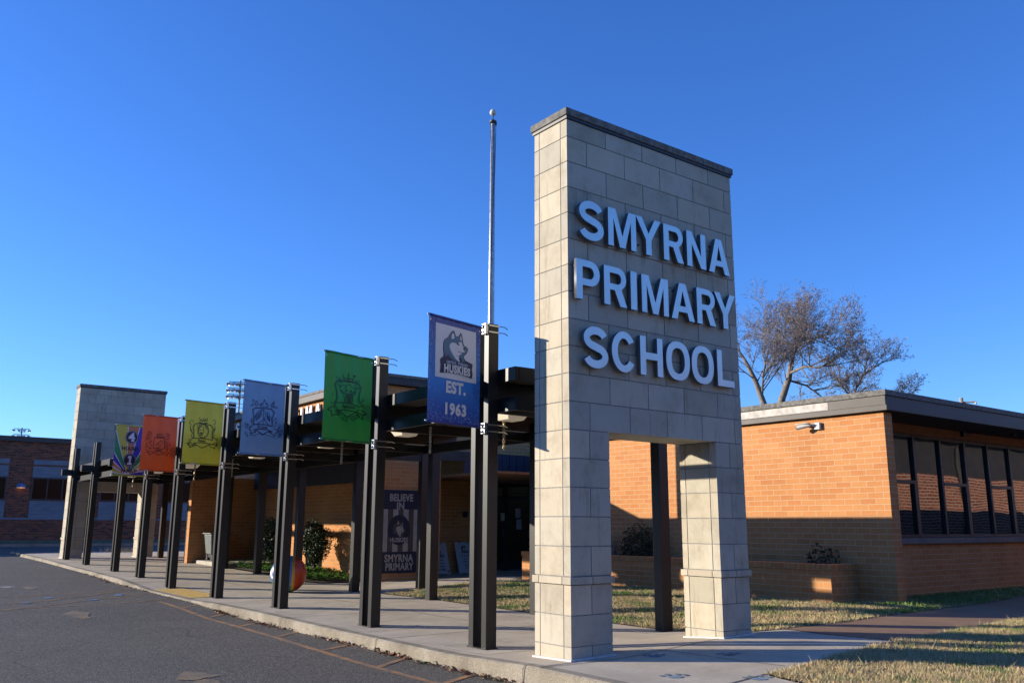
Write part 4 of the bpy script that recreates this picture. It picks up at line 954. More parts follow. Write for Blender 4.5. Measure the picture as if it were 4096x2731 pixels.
banner(2, .85, "fabric_blue", "pale blue banner with winged crest reading Oi Linya", art_blue)
banner(3, .84, "fabric_yellow", "yellow banner with lion crest reading Shajaea", art_yellow)
banner(4, .83, "fabric_orange", "orange banner with owl crest in dark red print", art_orange)
banner(5, .80, "p_yellow", "striped rainbow banner reading 4 HOUSES 1 FAMILY", art_rainbow, wa=.15)

# ------------------------------------------------------------------ flagpole
fx, fy = 5.39, 8.94
fp = thing("flagpole", (fx, fy, .05), "tall galvanised flagpole with a ball top behind the walkway", "flagpole")
b = B(); b.tube([(fx, fy, .0), (fx, fy, 3), (fx, fy, 7), (fx, fy, 10.85)], [.092, .086, .070, .052], 16); make("pole", b, "galvanised", fp, smooth=True)
b = B(); b.lathe((fx, fy, 10.85), [(.05, 0), (.085, .03), (.09, .07), (.04, .10), (.012, .12), (.012, .24)], 14); b.box(fx - .02, fx + .10, fy - .02, fy + .02, 10.84, 10.93); make("truck", b, "dark_metal", fp, smooth=False)
b = B(); b.sphere((fx, fy, 11.15), .082, 20, 12); make("ball_finial", b, "ivory_ball", fp, smooth=True)
for dx, sw in ((-.085, .0), (.075, .05)):
    b = B(); b.tube([(fx + dx, fy - .02, 10.85), (fx + dx * .9 - sw, fy - .07, 9.6), (fx - .08 + sw * .3, fy - .075, 8.0), (fx - .085, fy - .07, 6.0), (fx - .08, fy - .07, 1.3)], .007, 5); make("halyard", b, "dark_metal", fp)

# ------------------------------------------------------------------ school building
sb_ = thing("school_building", (12, 8, 0), "low orange brick school with dark roof edge, tall windows and entrance", "building")
def wallbox(name, x0, x1, y0, y1, z0, z1, mat="orange_brick", **kw):
    b = B(); b.box(x0, x1, y0, y1, z0, z1); return make(name, b, mat, sb_, **kw)
WX, WYc = 8.42, 1.25
wallbox("wall", WX, WX + .26, WYc, 10.7, -.1, 3.33)                    # sunlit wing wall with fin end
wallbox("wall", WX + .265, 24, 2.06, 2.30, -.1, 1.02)                  # below windows
wallbox("wall", WX + .265, 24, 10.5, 10.7, -.1, 3.33)
wallbox("wall", 24, 24.25, 2.06, 10.7, -.1, 3.33)
b = B(); b.box(WX + .262, 24, 1.98, 2.35, 1.02, 1.13); 
make("sill", b, "sill_stone", sb_, bevel=.006)
b = B(); b.box(WX + .262, 24, 2.10, 2.28, 3.17, 3.46); make("header_panel", b, "tan_panel", sb_)
b = B(); b.box(WX + .262, 24, 1.31, 2.098, 3.44, 3.47); make("soffit", b, "tan_panel", sb_)
# windows: frames, mullions, panes
mx = [9.92, 10.97, 12.02, 13.06, 14.10, 15.15, 16.2, 17.25, 18.3, 19.35, 20.4, 21.45]
xs = [WX + .27] + mx + [22.5]
for i, (a, c) in enumerate(zip(xs, xs[1:])):
    fr = B(); w = .035
    fr.box(a - w if i else a, a + w, 2.12, 2.22, 1.135, 3.165); fr.box(c - w + .002, c - .002, 2.121, 2.219, 1.137, 3.163) if i == len(xs) - 2 else None
    fr.box(a + w + .001, c - w - .001, 2.125, 2.215, 1.135, 1.195); fr.box(a + w + .001, c - w - .001, 2.125, 2.215, 3.10, 3.165)
    if i in (1, 2 + 1, 5, 7): fr.box(a + w + .001, c - w - .001, 2.115, 2.215, 2.18, 2.24); fr.box(c - w - .06, c - w - .002, 2.118, 2.212, 1.197, 2.178)
    f = make("window", fr, "dark_metal", sb_)
    p = B(); p.face([(a + w, 2.17, 1.195), (c - w, 2.17, 1.195), (c - w, 2.17, 3.10), (a + w, 2.17, 3.10)]); 
    # subdivided pane keeps its own slight tilt
    ty = R.uniform(-.004, .004); p.v = [(x, y + (ty if z > 2 else -ty), z) for x, y, z in p.v]
    make("pane", p, "window_glass", f)
b = B(); b.box(WX + .3, 23.9, 2.6, 2.65, 0, 3.3); make("interior_wall", b, "dark_deck", sb_)
# wing roof + fascia (two metal steps)
def roof_edge(x0, x1, y0, y1, z, name="fascia", h1=.13, h2=.20, top=.06, lit=None):
    for (o_, za, zb, mt) in ((.10, z, z + h1, "fascia_brown"), (.06, z + h1 + .001, z + h1 + h2, "fascia_brown"), (.085, z + h1 + h2 + .001, z + h1 + h2 + top, "weathered_cap")):
        b = B(); b.box(x0 - o_, x1 + .1, y0 - o_, y1, za, zb); make(name, b, mt, sb_, bevel=.006)
roof_edge(WX, 24.3, WYc - .03, 10.75, 3.345, h1=.10, h2=.17, top=.10)
b = B(); b.box(WX - .0645, WX - .0605, 2.3, 10.7, 3.462, 3.60); make("stained_flashing", b, "fascia_light", sb_)
# exposed beam end in the eave corner
b = B(); b.prism([(WX + .30, 1.33), (WX + .42, 1.33), (WX + .42, 2.09), (WX + .30, 2.09)], 3.18, 3.435); make("beam_end", b, "dark_metal", sb_, bevel=.008)
# main block behind with higher roof
wallbox("wall", 5.1, 5.35, 13.3, 26.5, -.1, 4.96)
wallbox("wall", 5.355, 6.9, 13.3, 13.55, -.1, 4.96)
wallbox("wall", 6.65, 6.9, 13.555, 14.8, -.1, 2.6)
wallbox("wall", 6.905, 22, 13.3, 13.55, 3.32, 4.96)
wallbox("wall", 6.905, 9.25, 14.8, 15.0, -.1, 2.6)
wallbox("wall", 12.3, 22, 14.8, 15.0, -.1, 2.6)
wallbox("wall", 5.355, 22, 26.3, 26.5, -.1, 4.96)
b = B(); b.box(6.91, 12.4, 10.72, 13.29, 2.60, 2.66); b.box(6.91, 12.4, 13.3, 14.8, 2.60, 2.66); make("entrance_soffit", b, "tan_panel", sb_)
b = B()
for i in range(22): b.box(6.91 + .25 * i, 7.14 + .25 * i, 12.2, 12.24, 2.66, 3.2)
b.box(6.91, 12.4, 12.245, 13.29, 3.16, 3.2); make("entrance_fascia", b, "navy_panel", sb_)
for (o_, za, zb, mt) in ((.16, 4.98, 5.12, "fascia_brown"), (.13, 5.121, 5.18, "fascia_brown"), (.15, 5.181, 5.26, "weathered_cap")):
    b = B(); b.box(5.1 - o_, 22.1, 13.3 - o_, 26.6, za, zb); make("fascia", b, mt, sb_, bevel=.006)
# doors in the entrance recess
dr = []
for i in range(3):
    x = 9.26 + i * 1.02
    f = B(); f.box(x, x + .07, 14.84, 14.92, 0, 2.6); f.box(x + .94, x + 1.01, 14.84, 14.92, 0, 2.6); f.box(x + .071, x + .939, 14.84, 14.92, 2.1, 2.2); f.box(x + .071, x + .939, 14.84, 14.92, 2.53, 2.6); f.box(x + .071, x + .939, 14.84, 14.92, .02, .25)
    d = make("door", f, "dark_metal", sb_); p = B(); p.face([(x + .07, 14.88, .25), (x + .94, 14.88, .25), (x + .94, 14.88, 2.1), (x + .07, 14.88, 2.1)]); make("pane", p, "door_glass", d)
    p = B(); p.face([(x + .07, 14.88, 2.2), (x + .94, 14.88, 2.2), (x + .94, 14.88, 2.53), (x + .07, 14.88, 2.53)]); make("pane", p, "door_glass", d)
    h = B(); h.tube([(x + .85, 14.83, .95), (x + .85, 14.78, 1.0), (x + .85, 14.78, 1.2), (x + .85, 14.83, 1.25)], .012, 6); make("handle", h, "chrome_clamp", d)
for i, (x, z, w, hh, l) in enumerate(((10.05, 1.45, .16, .24, "small pale notice taped on the left entrance door"), (10.62, 1.55, .20, .28, "upper pale notice on the right entrance door"), (10.66, 1.2, .20, .30, "lower pale notice on the right entrance door"))):
    b = B(); b.box(x, x + w, 14.832, 14.836, z, z + hh); tag(make("notice", b, "paper", loc=(x, 14.834, z)), l, "notice", "paper notices on the entrance doors")
b = B(); b.box(8.62, 8.80, 14.76, 14.797, 1.55, 1.72); tag(make("wall_box", b, "dark_metal", loc=(8.7, 14.78, 1.55), bevel=.01), "small dark box on the brick wall above the sandwich boards", "wall box")
# screen wall beside the stoop
wallbox("wall", 2.93, 5.095, 21.9, 22.15, -.1, 2.80)
b = B(); b.box(3.16, 5.09, 18.9, 21.89, 0, .20); make("stoop", b, "concrete_stoop", sb_, bevel=.02)
# white letters along the upper wall
zt = 4.87; y = 24.15
for ch in "SMYRNA PRIMARY":
    if ch == ' ': y -= .6; continue
    wd = {'I': .12, 'M': .42}.get(ch, .36)
    me = glyph_mesh([[(px * .42, py * .42) for px, py in lp] for lp in glyph(ch, wd / .42)], .05)
    for v in me.vertices: X, Y_, Z = v.co; v.co = Vector((5.035 - Z - 12, y - X - 8, zt - .42 + Y_))
    me.materials.append(MATS["cream_letter"]); o = bpy.data.objects.new("letter", me); COL.objects.link(o); o.parent = sb_; o["label"] = "white wall letter " + ch
    y -= wd + .26

# mural panel
mu = thing("mural", (5.68, 13.28, .11), "blue and striped mural panel reading BELIEVE IN HUSKIES SMYRNA PRIMARY", "mural")
b = B(); b.box(5.12, 6.20, 13.27, 13.297, .11, 2.22); brd = make("panel", b, "navy_sign", mu)
ma = Art((5.12, 13.27, .11), (1.08, 0, 0), (0, 0, 2.11), (0, -1, 0)); asp = 1.08 / 2.11
b = B(); b.cur = 0; ml = ["mural_white", "mural_tan", "navy_sign"]
n = 7
for i in range(n):
    b.cur = i % 2; ma.poly(b, [(i / n, .255), ((i + 1) / n, .255), ((i + 1) / n, .765), (i / n, .765)], .003)
b.cur = 2; ma.fill(b, [[(.46 + .31 * math.cos(t), .515 + .31 * asp * 1.15 * math.sin(t)) for t in [2 * math.pi * i / 36 for i in range(36)]]], .005)
ma.poly(b, [(.18, .35), (.20, .43), (.72, .43), (.74, .35), (.66, .37), (.26, .37)], .0055)
make("stripes", b, ml, brd)
for s_, u, v, hh, sx in (("BELIEVE", .5, .905, .085, .78), ("IN", .48, .805, .085, .9), ("HUSKIES", .46, .395, .052, .9), ("SMYRNA", .47, .175, .088, .80), ("PRIMARY", .49, .075, .085, .78)):
    b = B(); ma.text(b, s_, u, v, hh, .008, asp=asp, bold=.04, sx=sx, spacing=1.08); make("writing", b, "mural_white", brd)
fM = lambda x, y: (.46 + (x - 440) / 290 * .36, .535 - (y - 480) / 350 * .30 * asp * 1.35)
emblem(ma, brd, fM, mats=("navy_sign", "mural_tan", "mural_white", "navy_sign"), base=.007, sil=False)

# planter
pl = thing("brick_planter", (7.9, 6, 0), "long low orange brick planter box along the sunlit wing wall", "planter")
b = B(); b.box(7.6, 7.8, 1.98, 10.6, -.08, .60); b.box(7.803, 8.415, 1.98, 2.18, -.08, .60); b.box(7.803, 8.415, 10.4, 10.6, -.08, .60); make("wall", b, "orange_brick", pl)
b = B()
i = 0; yy = 1.96
while yy < 10.6: b.box(7.585, 7.82, yy + .004, yy + .098, .605, .70); yy += .102
xx = 7.825
while xx < 8.35: b.box(xx + .004, xx + .094, 1.965, 2.2, .605, .70); xx += .098
make("coping", b, "orange_brick", pl, bevel=.004)
b = B(); b.box(7.80, 8.415, 2.18, 10.4, .3, .55); make("soil", b, "soil", pl)
def leaf_cloud(b, c, rad, n, size, cols, seed, squash=1.0, shell=.5, taper=0.0):
    r = random.Random(seed)
    for i in range(n):
        while True:
            p = Vector((r.uniform(-1, 1), r.uniform(-1, 1), r.uniform(-1, 1)))
            if shell ** 2 * r.random() < p.length_squared < 1: break
        lump = 1 + .12 * math.sin(p.x * 5 + seed) + .10 * math.sin(p.z * 7 + p.y * 4)
        k = 1 - taper * max(0, -p.z)
        q = Vector((c[0] + p.x * rad[0] * lump * k, c[1] + p.y * rad[1] * lump * k, c[2] + p.z * rad[2] * lump))
        d = Vector((r.uniform(-1, 1), r.uniform(-1, 1), r.uniform(-.6, 1))).normalized(); e = d.cross(Vector((r.uniform(-1, 1), r.uniform(-1, 1), r.uniform(-1, 1)))).normalized()
        s = size * r.uniform(.6, 1.3); c_ = r.choice(cols); m_ = r.uniform(.7, 1.2); b.tint = tuple(x * m_ for x in c_)
        b.face([q, q + d * s * .5 + e * s * .28, q + d * s, q + d * s * .5 - e * s * .28])
GC = [(.03, .07, .02), (.05, .10, .03), (.04, .085, .03), (.07, .12, .05)]
def shrub(loc, rad, n, size, label, cols=GC, seed=1, taper=.0, stems=5, zc=None, group=None, name="shrub"):
    x, y, z = loc; t_ = thing(name, loc, label, "shrub", group)
    b = B(); r = random.Random(seed)
    for i in range(stems):
        a = r.uniform(0, 6.28); b.tube([(x + .03 * math.cos(a), y + .03 * math.sin(a), z - .03), (x + rad[0] * .3 * math.cos(a), y + rad[1] * .3 * math.sin(a), z + zc * .6), (x + rad[0] * .6 * math.cos(a), y + rad[1] * .6 * math.sin(a), z + zc + rad[2] * .4)], [.018, .012, .004], 5)
    make("stem", b, "bark", t_)
    b = B(); leaf_cloud(b, (x, y, z + zc), rad, n, size, cols, seed, taper=taper); make("foliage", b, "leaf", t_)
    return t_
shrub((4.5, 15.85, .0), (.42, .50, .62), 5200, .06, "vase shaped dark green shrub in front of the sunlit entrance side wall", seed=3, taper=.55, zc=.80, cols=[(.015, .035, .010), (.03, .06, .018), (.02, .045, .015)])
shrub((4.25, 18.2, .04), (.45, .50, .60), 3200, .08, "dark green shrub partly hidden behind the pale blue banner's post", cols=[(.05, .08, .045), (.07, .10, .06), (.025, .05, .02)], seed=4, taper=.4, zc=.85)
shrub((8.05, 6.95, .5), (.36, .55, .55), 3600, .05, "rounded dark shrub growing in the brick planter behind the tower opening", cols=[(.02, .035, .015), (.03, .05, .02)], seed=6, zc=.35)
t_ = shrub((8.1, 2.45, .5), (.26, .30, .24), 260, .07, "sparse nandina like plant at the planter's right end", cols=[(.05, .05, .02), (.10, .05, .03), (.04, .07, .02)], seed=7, zc=.28)
shrub((8.1, 7.9, .5), (.28, .5, .5), 90, .03, "thin leafless bush in the planter left of the rounded shrub", cols=[(.12, .07, .04)], seed=8, zc=.45, stems=16)
shrub((5.6, 27.6, .15), (1.2, .8, .9), 1500, .09, "green bushes beyond the end of the brick screen wall", seed=9, zc=.9)
# ground cover
b = B(); r = random.Random(12)
for i in range(5200):
    y = r.uniform(13.4, 17.6) if i % 4 else r.uniform(17.4, 20); x = r.uniform(3.24, 4.9)
    if y < 14.1 and x < 3.2 + (14.1 - y) * .7: continue
    z = g0(x, y) + .03; hgt = .13 * (.4 + r.random()); a = r.uniform(0, 6.28); s = r.uniform(.03, .06); c = r.choice([(.10, .24, .03), (.14, .30, .045), (.07, .17, .025)]); b.tint = c
    dx, dy = math.cos(a) * s, math.sin(a) * s; zz = z + hgt * .7
    b.face([(x - dx, y - dy, zz), (x + dy * .7, y - dx * .7, zz + .01), (x + dx, y + dy, zz + r.uniform(-.01, .03)), (x - dy * .7, y + dx * .7, zz)])
o = make("ground_cover", b, "leaf"); o["kind"] = "stuff"; tag(o, "bright green ground cover below the shrubs by the entrance wall", "ground cover")
b = B(); r = random.Random(14)
for i in range(500):
    x, y = r.choice([(r.uniform(5.6, 7.5), r.gauss(8.6, .6)), (r.uniform(6.9, 7.55), r.uniform(2.2, 9)), (r.gauss(8.2, .3), r.gauss(1.15, .12))]); z = g0(x, y); s = r.uniform(.03, .08); a = r.uniform(0, 6.28); b.tint = r.choice([(.10, .22, .03), (.14, .26, .05)])
    b.face([(x, y, z), (x + s * .4 * math.cos(a), y + s * .4 * math.sin(a), z + s * .5), (x + s * .2 * math.cos(a + 1), y + s * .2 * math.sin(a + 1), z + s)])
o = make("weeds", b, "leaf"); o["kind"] = "stuff"; tag(o, "small green weeds along the foot of the planter", "weeds")

# security camera on the wing wall
sc = thing("security_camera", (WX, 2.6, 3.2), "beige bullet camera mounted high on the sunlit brick wall", "camera")
b = B(); b.box(WX - .07, WX - .002, 2.50, 2.62, 3.12, 3.25); make("junction_box", b, "camera_grey", sc, bevel=.01)
b = B(); b.tube([(WX - .07, 2.58, 3.20), (WX - .13, 2.66, 3.21), (WX - .14, 2.70, 3.20)], .018, 8); make("arm", b, "camera_grey", sc, smooth=True)
b = B(); b.tube([(WX - .12, 2.67, 3.215), (WX - .20, 2.90, 3.165)], [.042, .042], 12); b.box(WX - .215, WX - .105, 2.66, 2.93, 3.235, 3.243); make("body", b, "camera_grey", sc, smooth=False)
b = B(); b.tube([(WX - .2005, 2.9015, 3.1645), (WX - .206, 2.912, 3.162)], .034, 12); make("lens", b, "dark_metal", sc)
# bracket lamp under the eave
bl_ = thing("bracket_lamp", (12.9, 2.09, 3.35), "dark arm lamp fixed to the tan panel above the windows", "wall lamp")
b = B(); b.box(12.9, 13.1, 2.03, 2.097, 3.24, 3.42); b.tube([(13.0, 2.05, 3.33), (13.4, 1.9, 3.33), (13.9, 1.75, 3.34), (14.3, 1.65, 3.38)], .018, 6); make("arm", b, "dark_metal", bl_)
b = B(); b.lathe((14.35, 1.64, 3.30), [(.05, 0), (.07, .05), (.03, .11)], 10); make("lamp_head", b, "dark_metal", bl_)

# sandwich boards leaning on the brick wall
def board(x0, x1, label, lines, dot):
    t_ = thing("sandwich_board", ((x0 + x1) / 2, 14.35, 0), label, "sign board", "white sandwich boards by the entrance")
    zb, ztp = g0(8, 14), .84; yb, yt = 14.32, 14.62
    n = Vector((0, -(ztp - zb), -(yt - yb))).normalized(); 
    A = Art((x0, yb, zb), (x1 - x0, 0, 0), (0, yt - yb, ztp - zb), n); w = x1 - x0; hh = math.hypot(yt - yb, ztp - zb); ap = w / hh
    b = B(); th = .02
    out = [(0, 0), (.1, 0), (.13, .045), (.87, .045), (.9, 0), (1, 0), (1, .97), (.93, 1), (.78, 1), (.76, .95), (.68, .95), (.66, 1), (.58, 1), (.55, 1), (.45, 1), (.34, 1), (.32, .95), (.24, .95), (.22, 1), (.07, 1), (0, .97)]
    for face, h in ((out, 0), (out[::-1], -th)): A.fill(b, [face], h)
    for p, q in zip(out, out[1:] + out[:1]): b.face([A.at(*p, 0), A.at(*p, -th), A.at(*q, -th), A.at(*q, 0)])
    pn = make("panel", b, "sign_board", t_)
    for s_, u, v, sz, bo in lines: b = B(); A.text(b, s_, u, v, sz, .004, asp=ap, bold=bo, sx=.85); make("writing", b, "sign_ink", pn)
    b = B()
    A.fill(b, [[(.44 + .12 * math.cos(t), .80 + .07 * math.sin(t)) for t in [math.pi * 2 * i / 16 for i in range(16)]], [(.46 + .07 * math.cos(t), .79 + .045 * math.sin(t)) for t in [math.pi * 2 * i / 14 for i in range(14)]][::-1]], .003)
    for u in (.36, .48): A.poly(b, [(u, .85), (u + .08, .86), (u + .03, .92)], .0035)
    make("dog_emblem", b, "sign_ink", pn)
    if dot: b = B(); A.fill(b, [[(.90 + .06 * math.cos(t), .12 + .045 * math.sin(t)) for t in [math.pi * 2 * i / 16 for i in range(16)]]], .004); make("gold_seal", b, "gold_dot", pn)
board(7.33, 7.94, "white sandwich board reading THANKS for getting your child to school ON TIME", [("HUSKIES", .45, .695, .062, .05), ("THANKS", .46, .585, .095, .03), ("for getting", .50, .47, .055, .015), ("your child", .50, .375, .055, .015), ("to school", .55, .28, .055, .015), ("ON TIME!", .55, .175, .06, .02)], True)
board(8.24, 8.86, "white sandwich board reading For the safety of our children, right of the other board", [("HUSKIES", .5, .695, .062, .05), ("For the safety", .5, .585, .055, .015), ("of our", .5, .49, .055, .015), ("children,", .5, .40, .055, .015), ("please", .5, .30, .055, .015), ("change", .5, .21, .055, .015), ("Thanks", .6, .12, .035, .0)], False)

# wheeled bin on the stoop
bn = thing("wheeled_bin", (3.5, 21.1, .2), "grey wheeled rubbish bin on the concrete stoop by the far brick screen wall", "bin")
b = B(); v = [(3.36, 20.95, .40), (3.85, 20.95, .40), (3.85, 21.45, .40), (3.36, 21.45, .40), (3.30, 20.88, 1.0), (3.92, 20.88, 1.0), (3.92, 21.55, 1.0), (3.30, 21.55, 1.0)]
b.poly(v, [(0, 3, 2, 1), (4, 5, 6, 7), (0, 1, 5, 4), (1, 2, 6, 5), (2, 3, 7, 6), (3, 0, 4, 7)]); make("body", b, "bin_grey", bn, bevel=.02)
b = B(); b.box(3.26, 3.96, 20.84, 21.62, 1.003, 1.05); make("lid", b, "bin_grey", bn, bevel=.015)
for yy in (20.98, 21.42):
    b = B(); b.tube([(3.38, yy, .30), (3.44, yy, .30)], .10, 12); make("wheel", b, "dark_metal", bn)
    b = B(); b.tube([(3.80, yy, .30), (3.86, yy, .30)], .10, 12); make("wheel", b, "dark_metal", bn)
b = B(); b.box(3.40, 3.82, 21.0, 21.4, .30, .398); make("axle_frame", b, "dark_metal", bn)

# painted concrete ball
cb = Vector((1.80, 11.31, g0(1.8, 11.3) + .38)); rad = .382
pb = thing("painted_ball", (cb.x, cb.y, cb.z - rad), "large concrete ball painted blue, yellow and orange on the sidewalk", "ball")
view = Vector((-6.1 - cb.x, -7.05 - cb.y, 1.36 - cb.z)).normalized(); rt = Vector((0, 0, 1)).cross(view).normalized(); up = view.cross(rt)
b = B(); ml = ["ball_blue", "ball_orange", "ball_yellow", "ball_white", "ball_green"]; nn, mm = 72, 40
vs = []
for j in range(mm + 1):
    for i in range(nn):
        th = math.pi * j / mm; ph = 2 * math.pi * i / nn; vs.append(cb + (rt * math.sin(th) * math.cos(ph) + view * math.sin(th) * math.sin(ph) + up * math.cos(th)) * rad)
fs = []; 
b.poly(vs, [(j * nn + i, (j + 1) * nn + i, (j + 1) * nn + (i + 1) % nn, j * nn + (i + 1) % nn) for j in range(mm) for i in range(nn)])
for fi, f in enumerate(b.f):
    c = sum((Vector(b.v[k]) for k in f), Vector()) / 4 - cb; c /= rad; x, y_, d = c.dot(rt), c.dot(up), c.dot(view)
    m_ = 1 if x > .33 else (2 if x > .16 else 0)
    if m_ == 0 and y_ < -.45 - .3 * (x + .6): m_ = 4
    if m_ == 0:
        q = math.hypot((x + .60) / 1.0, (y_ - .05))
        if .30 < q < .40 and x < -.40: m_ = 3
        if abs(x + .52) < .10 and -.30 < y_ < .28 and (math.sin(y_ * 22) + (x + .52) * 9) > .3: m_ = 3
    b.m[fi] = m_
make("sphere", b, ml, pb, smooth=True)

# ------------------------------------------------------------------ far building across the drive
fb = thing("far_brick_building", (6, 46, .3), "shaded dark brick building with pale block panels beyond the drive", "building")
FX0, FX1, FY, FB = -40, 30, 46.0, .3
def fbx(name, x0, x1, y0, y1, z0, z1, mat): b = B(); b.box(x0, x1, y0, y1, z0, z1); return make(name, b, mat, fb)
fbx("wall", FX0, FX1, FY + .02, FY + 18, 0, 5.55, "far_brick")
fbx("roof_edge", FX0 - .1, FX1 + .1, FY - .12, FY + 18.1, 5.56, 5.82, "dark_metal")
fbx("stone_course", FX0, FX1, FY - .02, FY + .018, 1.48, 1.58, "light_block")
P_ = 3.42
for i in range(-8, 7):
    x = 1.98 + P_ * i
    fbx("block_panel", x, x + 2.28, FY - .01, FY + .018, 1.582, 2.47, "light_block")
    fbx("block_panel", x, x + 2.28, FY - .01, FY + .018, 3.70, 4.28, "light_block")
    fbx("block_panel", x, x + 2.28, FY - .01, FY + .018, 4.37, 4.63, "light_block")
    f = fbx("window", x, x + 2.28, FY - .03, FY + .018, 2.472, 3.698, "dark_metal")
    b = B()
    for (a, c) in ((.08, .74), (.80, 1.48), (1.54, 2.20)): b.face([(x + a, FY - .034, 2.56), (x + c, FY - .034, 2.56), (x + c, FY - .034, 3.62), (x + a, FY - .034, 3.62)])
    make("pane", b, "far_glass", f)
wl = thing("wall_light", (1.48, 45.9, 3.2), "blue half round wall light on the far building's brick pier", "wall light")
b = B(); b.lathe((1.49, FY - .0, 3.14), [(.24, 0), (.24, .10), (.15, .20), (.04, .24)], 14, 1, .6); make("housing", b, "lamp_blue", wl)
b = B(); b.box(1.30, 1.68, FY - .12, FY - .02, 3.11, 3.138); make("lens", b, "warm_glow", wl)
pt = bpy.data.lights.new("wall_light_bulb", 'POINT'); pt.energy = 0.35; pt.color = (1, .5, .2); pt.shadow_soft_size = .05; po = bpy.data.objects.new("wall_light_bulb", pt); COL.objects.link(po); po.parent = wl; po.location = (.01, -.09, -.13)
b = B(); b.face([(FX0, 42.6, .17), (FX1, 42.6, .17), (FX1, FY, .42), (FX0, FY, .42)]); struct("grass_bank", b, "lawn_soil")
b = B(); b.box(FX0, FX1, 42.4, 42.6, .1, .30); struct("far_kerb", b, "kerb_concrete")
b = B(); b.face([(-60, 30, az(30) + .006), (60, 30, az(30) + .006), (60, 42.4, az(42.4) + .006), (-60, 42.4, az(42.4) + .006)]) 
b = B(); r = random.Random(21)
for i in range(260):
    x = r.gauss(3.2, .35); y = r.gauss(31.2, .3); z = .15; h = r.uniform(.1, .3); a = r.uniform(0, 6.28); b.tint = (.5, .44, .27)
    b.face([(x, y, z), (x + .02, y, z), (x + h * .5 * math.cos(a), y + h * .5 * math.sin(a), z + h)])
o = make("dry_grass_tuft", b, "blade", loc=(3.2, 31.2, .15)); tag(o, "tuft of dry straw grass beyond the far tower's opening", "grass tuft")
# block opposite the windows (seen as a reflection)
ob = thing("opposite_wing", (26, -14, 0), "sunlit red brick school wing mirrored in the windows", "building")
b = B(); b.box(13, 40, -24, -3.8, -.1, 3.05); make("wall", b, "red_brick", ob)
b = B(); b.box(13.02, 40, -24, -3.82, 3.052, 4.3); make("upper_panel", b, "fascia_brown", ob)
b = B(); b.box(12.6, 40, -24.3, -3.4, 4.302, 4.62); make("eave", b, "fascia_light", ob); b = B(); b.box(12.7, 40, -24.2, -3.5, 4.621, 4.9); make("roof", b, "fascia_light", ob)
for xx in (18, 25, 32):
    b = B(); b.tube([(xx, -3.5, 4.3), (xx, -3.70, 4.05), (xx, -3.73, .1)], .05, 8); make("downpipe", b, "fascia_brown", ob)

# ------------------------------------------------------------------ stadium floodlights, utility pole
CAM = Vector((-6.1055, -7.0456, 1.3566))
def flood(base, ztop, rows, cols, sp, gap, ls, mr, label):
    s = 1.0
    t_ = thing("floodlight_mast", (base[0], base[1], 0), label, "floodlight", "stadium floodlight masts behind the school")
    d = Vector((base[0] - CAM.x, base[1] - CAM.y, 0)).normalized(); sd = Vector((d.y, -d.x, 0))
    b = B(); b.tube([(base[0], base[1], -.1), (base[0], base[1], ztop)], [mr * 1.2, mr], 10); make("mast", b, "wood_pole", t_, smooth=True)
    for r_ in range(rows):
        z = ztop - .25 - r_ * gap
        b = B(); p = Vector((base[0], base[1], z)); w = sp * (cols - 1) / 2 * s
        b.tube([tuple(p - sd * w), tuple(p + sd * w)], .10 * ls, 6); b.tube([tuple(p - sd * w * .6), tuple(p - Vector((0, 0, gap * .8)))], .05 * ls, 5); b.tube([tuple(p + sd * w * .6), tuple(p - Vector((0, 0, gap * .8)))], .05 * ls, 5)
        make("crossarm", b, "dark_metal", t_)
        for c_ in range(cols):
            q = p + sd * (-w + c_ * sp * s) - Vector((0, 0, .55 * ls)); ax = (Vector((-.75, .15, -.55)) if c_ % 3 else Vector((-.95, -.2, -.5))).normalized()
            b = B(); b.lathe((0, 0, 0), [(.10, -.45), (.22, -.30), (.34, -.08), (.50, .28), (.52, .30), (.40, .20), (.2, .05)], 12)
            rot = ax.to_track_quat('Z', 'Y').to_matrix(); b.v = [tuple(q + rot @ (Vector(v) * ls)) for v in b.v]
            lm = make("lamp", b, "floodlight_housing", t_, smooth=True)
def dirpt(dx, dy, dz, dist): return (CAM.x + dx * dist, CAM.y + dy * dist, CAM.z + dz * dist)
p = dirpt(.337, .941, .154, 115); flood((p[0], p[1]), p[2], 3, 7, .46, .80, .56, .11, "three tier stadium floodlight mast between the yellow and pale blue banners")
p = dirpt(.137, .991, .092, 230); flood((p[0], p[1]), p[2], 2, 4, 1.05, 1.3, .75, .16, "small two tier stadium floodlight mast above the far brick building")
p = dirpt(.903, .430, .1285, 70); q = Vector((p[0], p[1], 0))
up_ = thing("utility_pole", (p[0], p[1], 0), "wooden utility pole top with crossarm above the right roof edge", "utility pole")
b = B(); b.tube([(p[0], p[1], -.1), p], [.16, .13], 10); make("pole", b, "wood_pole", up_, smooth=True)
sd = Vector((.43, -.903, 0)); c = Vector(p) - Vector((0, 0, .33))
b = B(); b.tube([tuple(c - sd * .75), tuple(c + sd * .95)], .06, 4); make("crossarm", b, "wood_pole", up_)
for k in (-.6, .9): b = B(); b.lathe(tuple(c + sd * k + Vector((0, 0, -.18))), [(.05, 0), (.09, .05), (.05, .16)], 8); make("insulator", b, "camera_grey", up_)

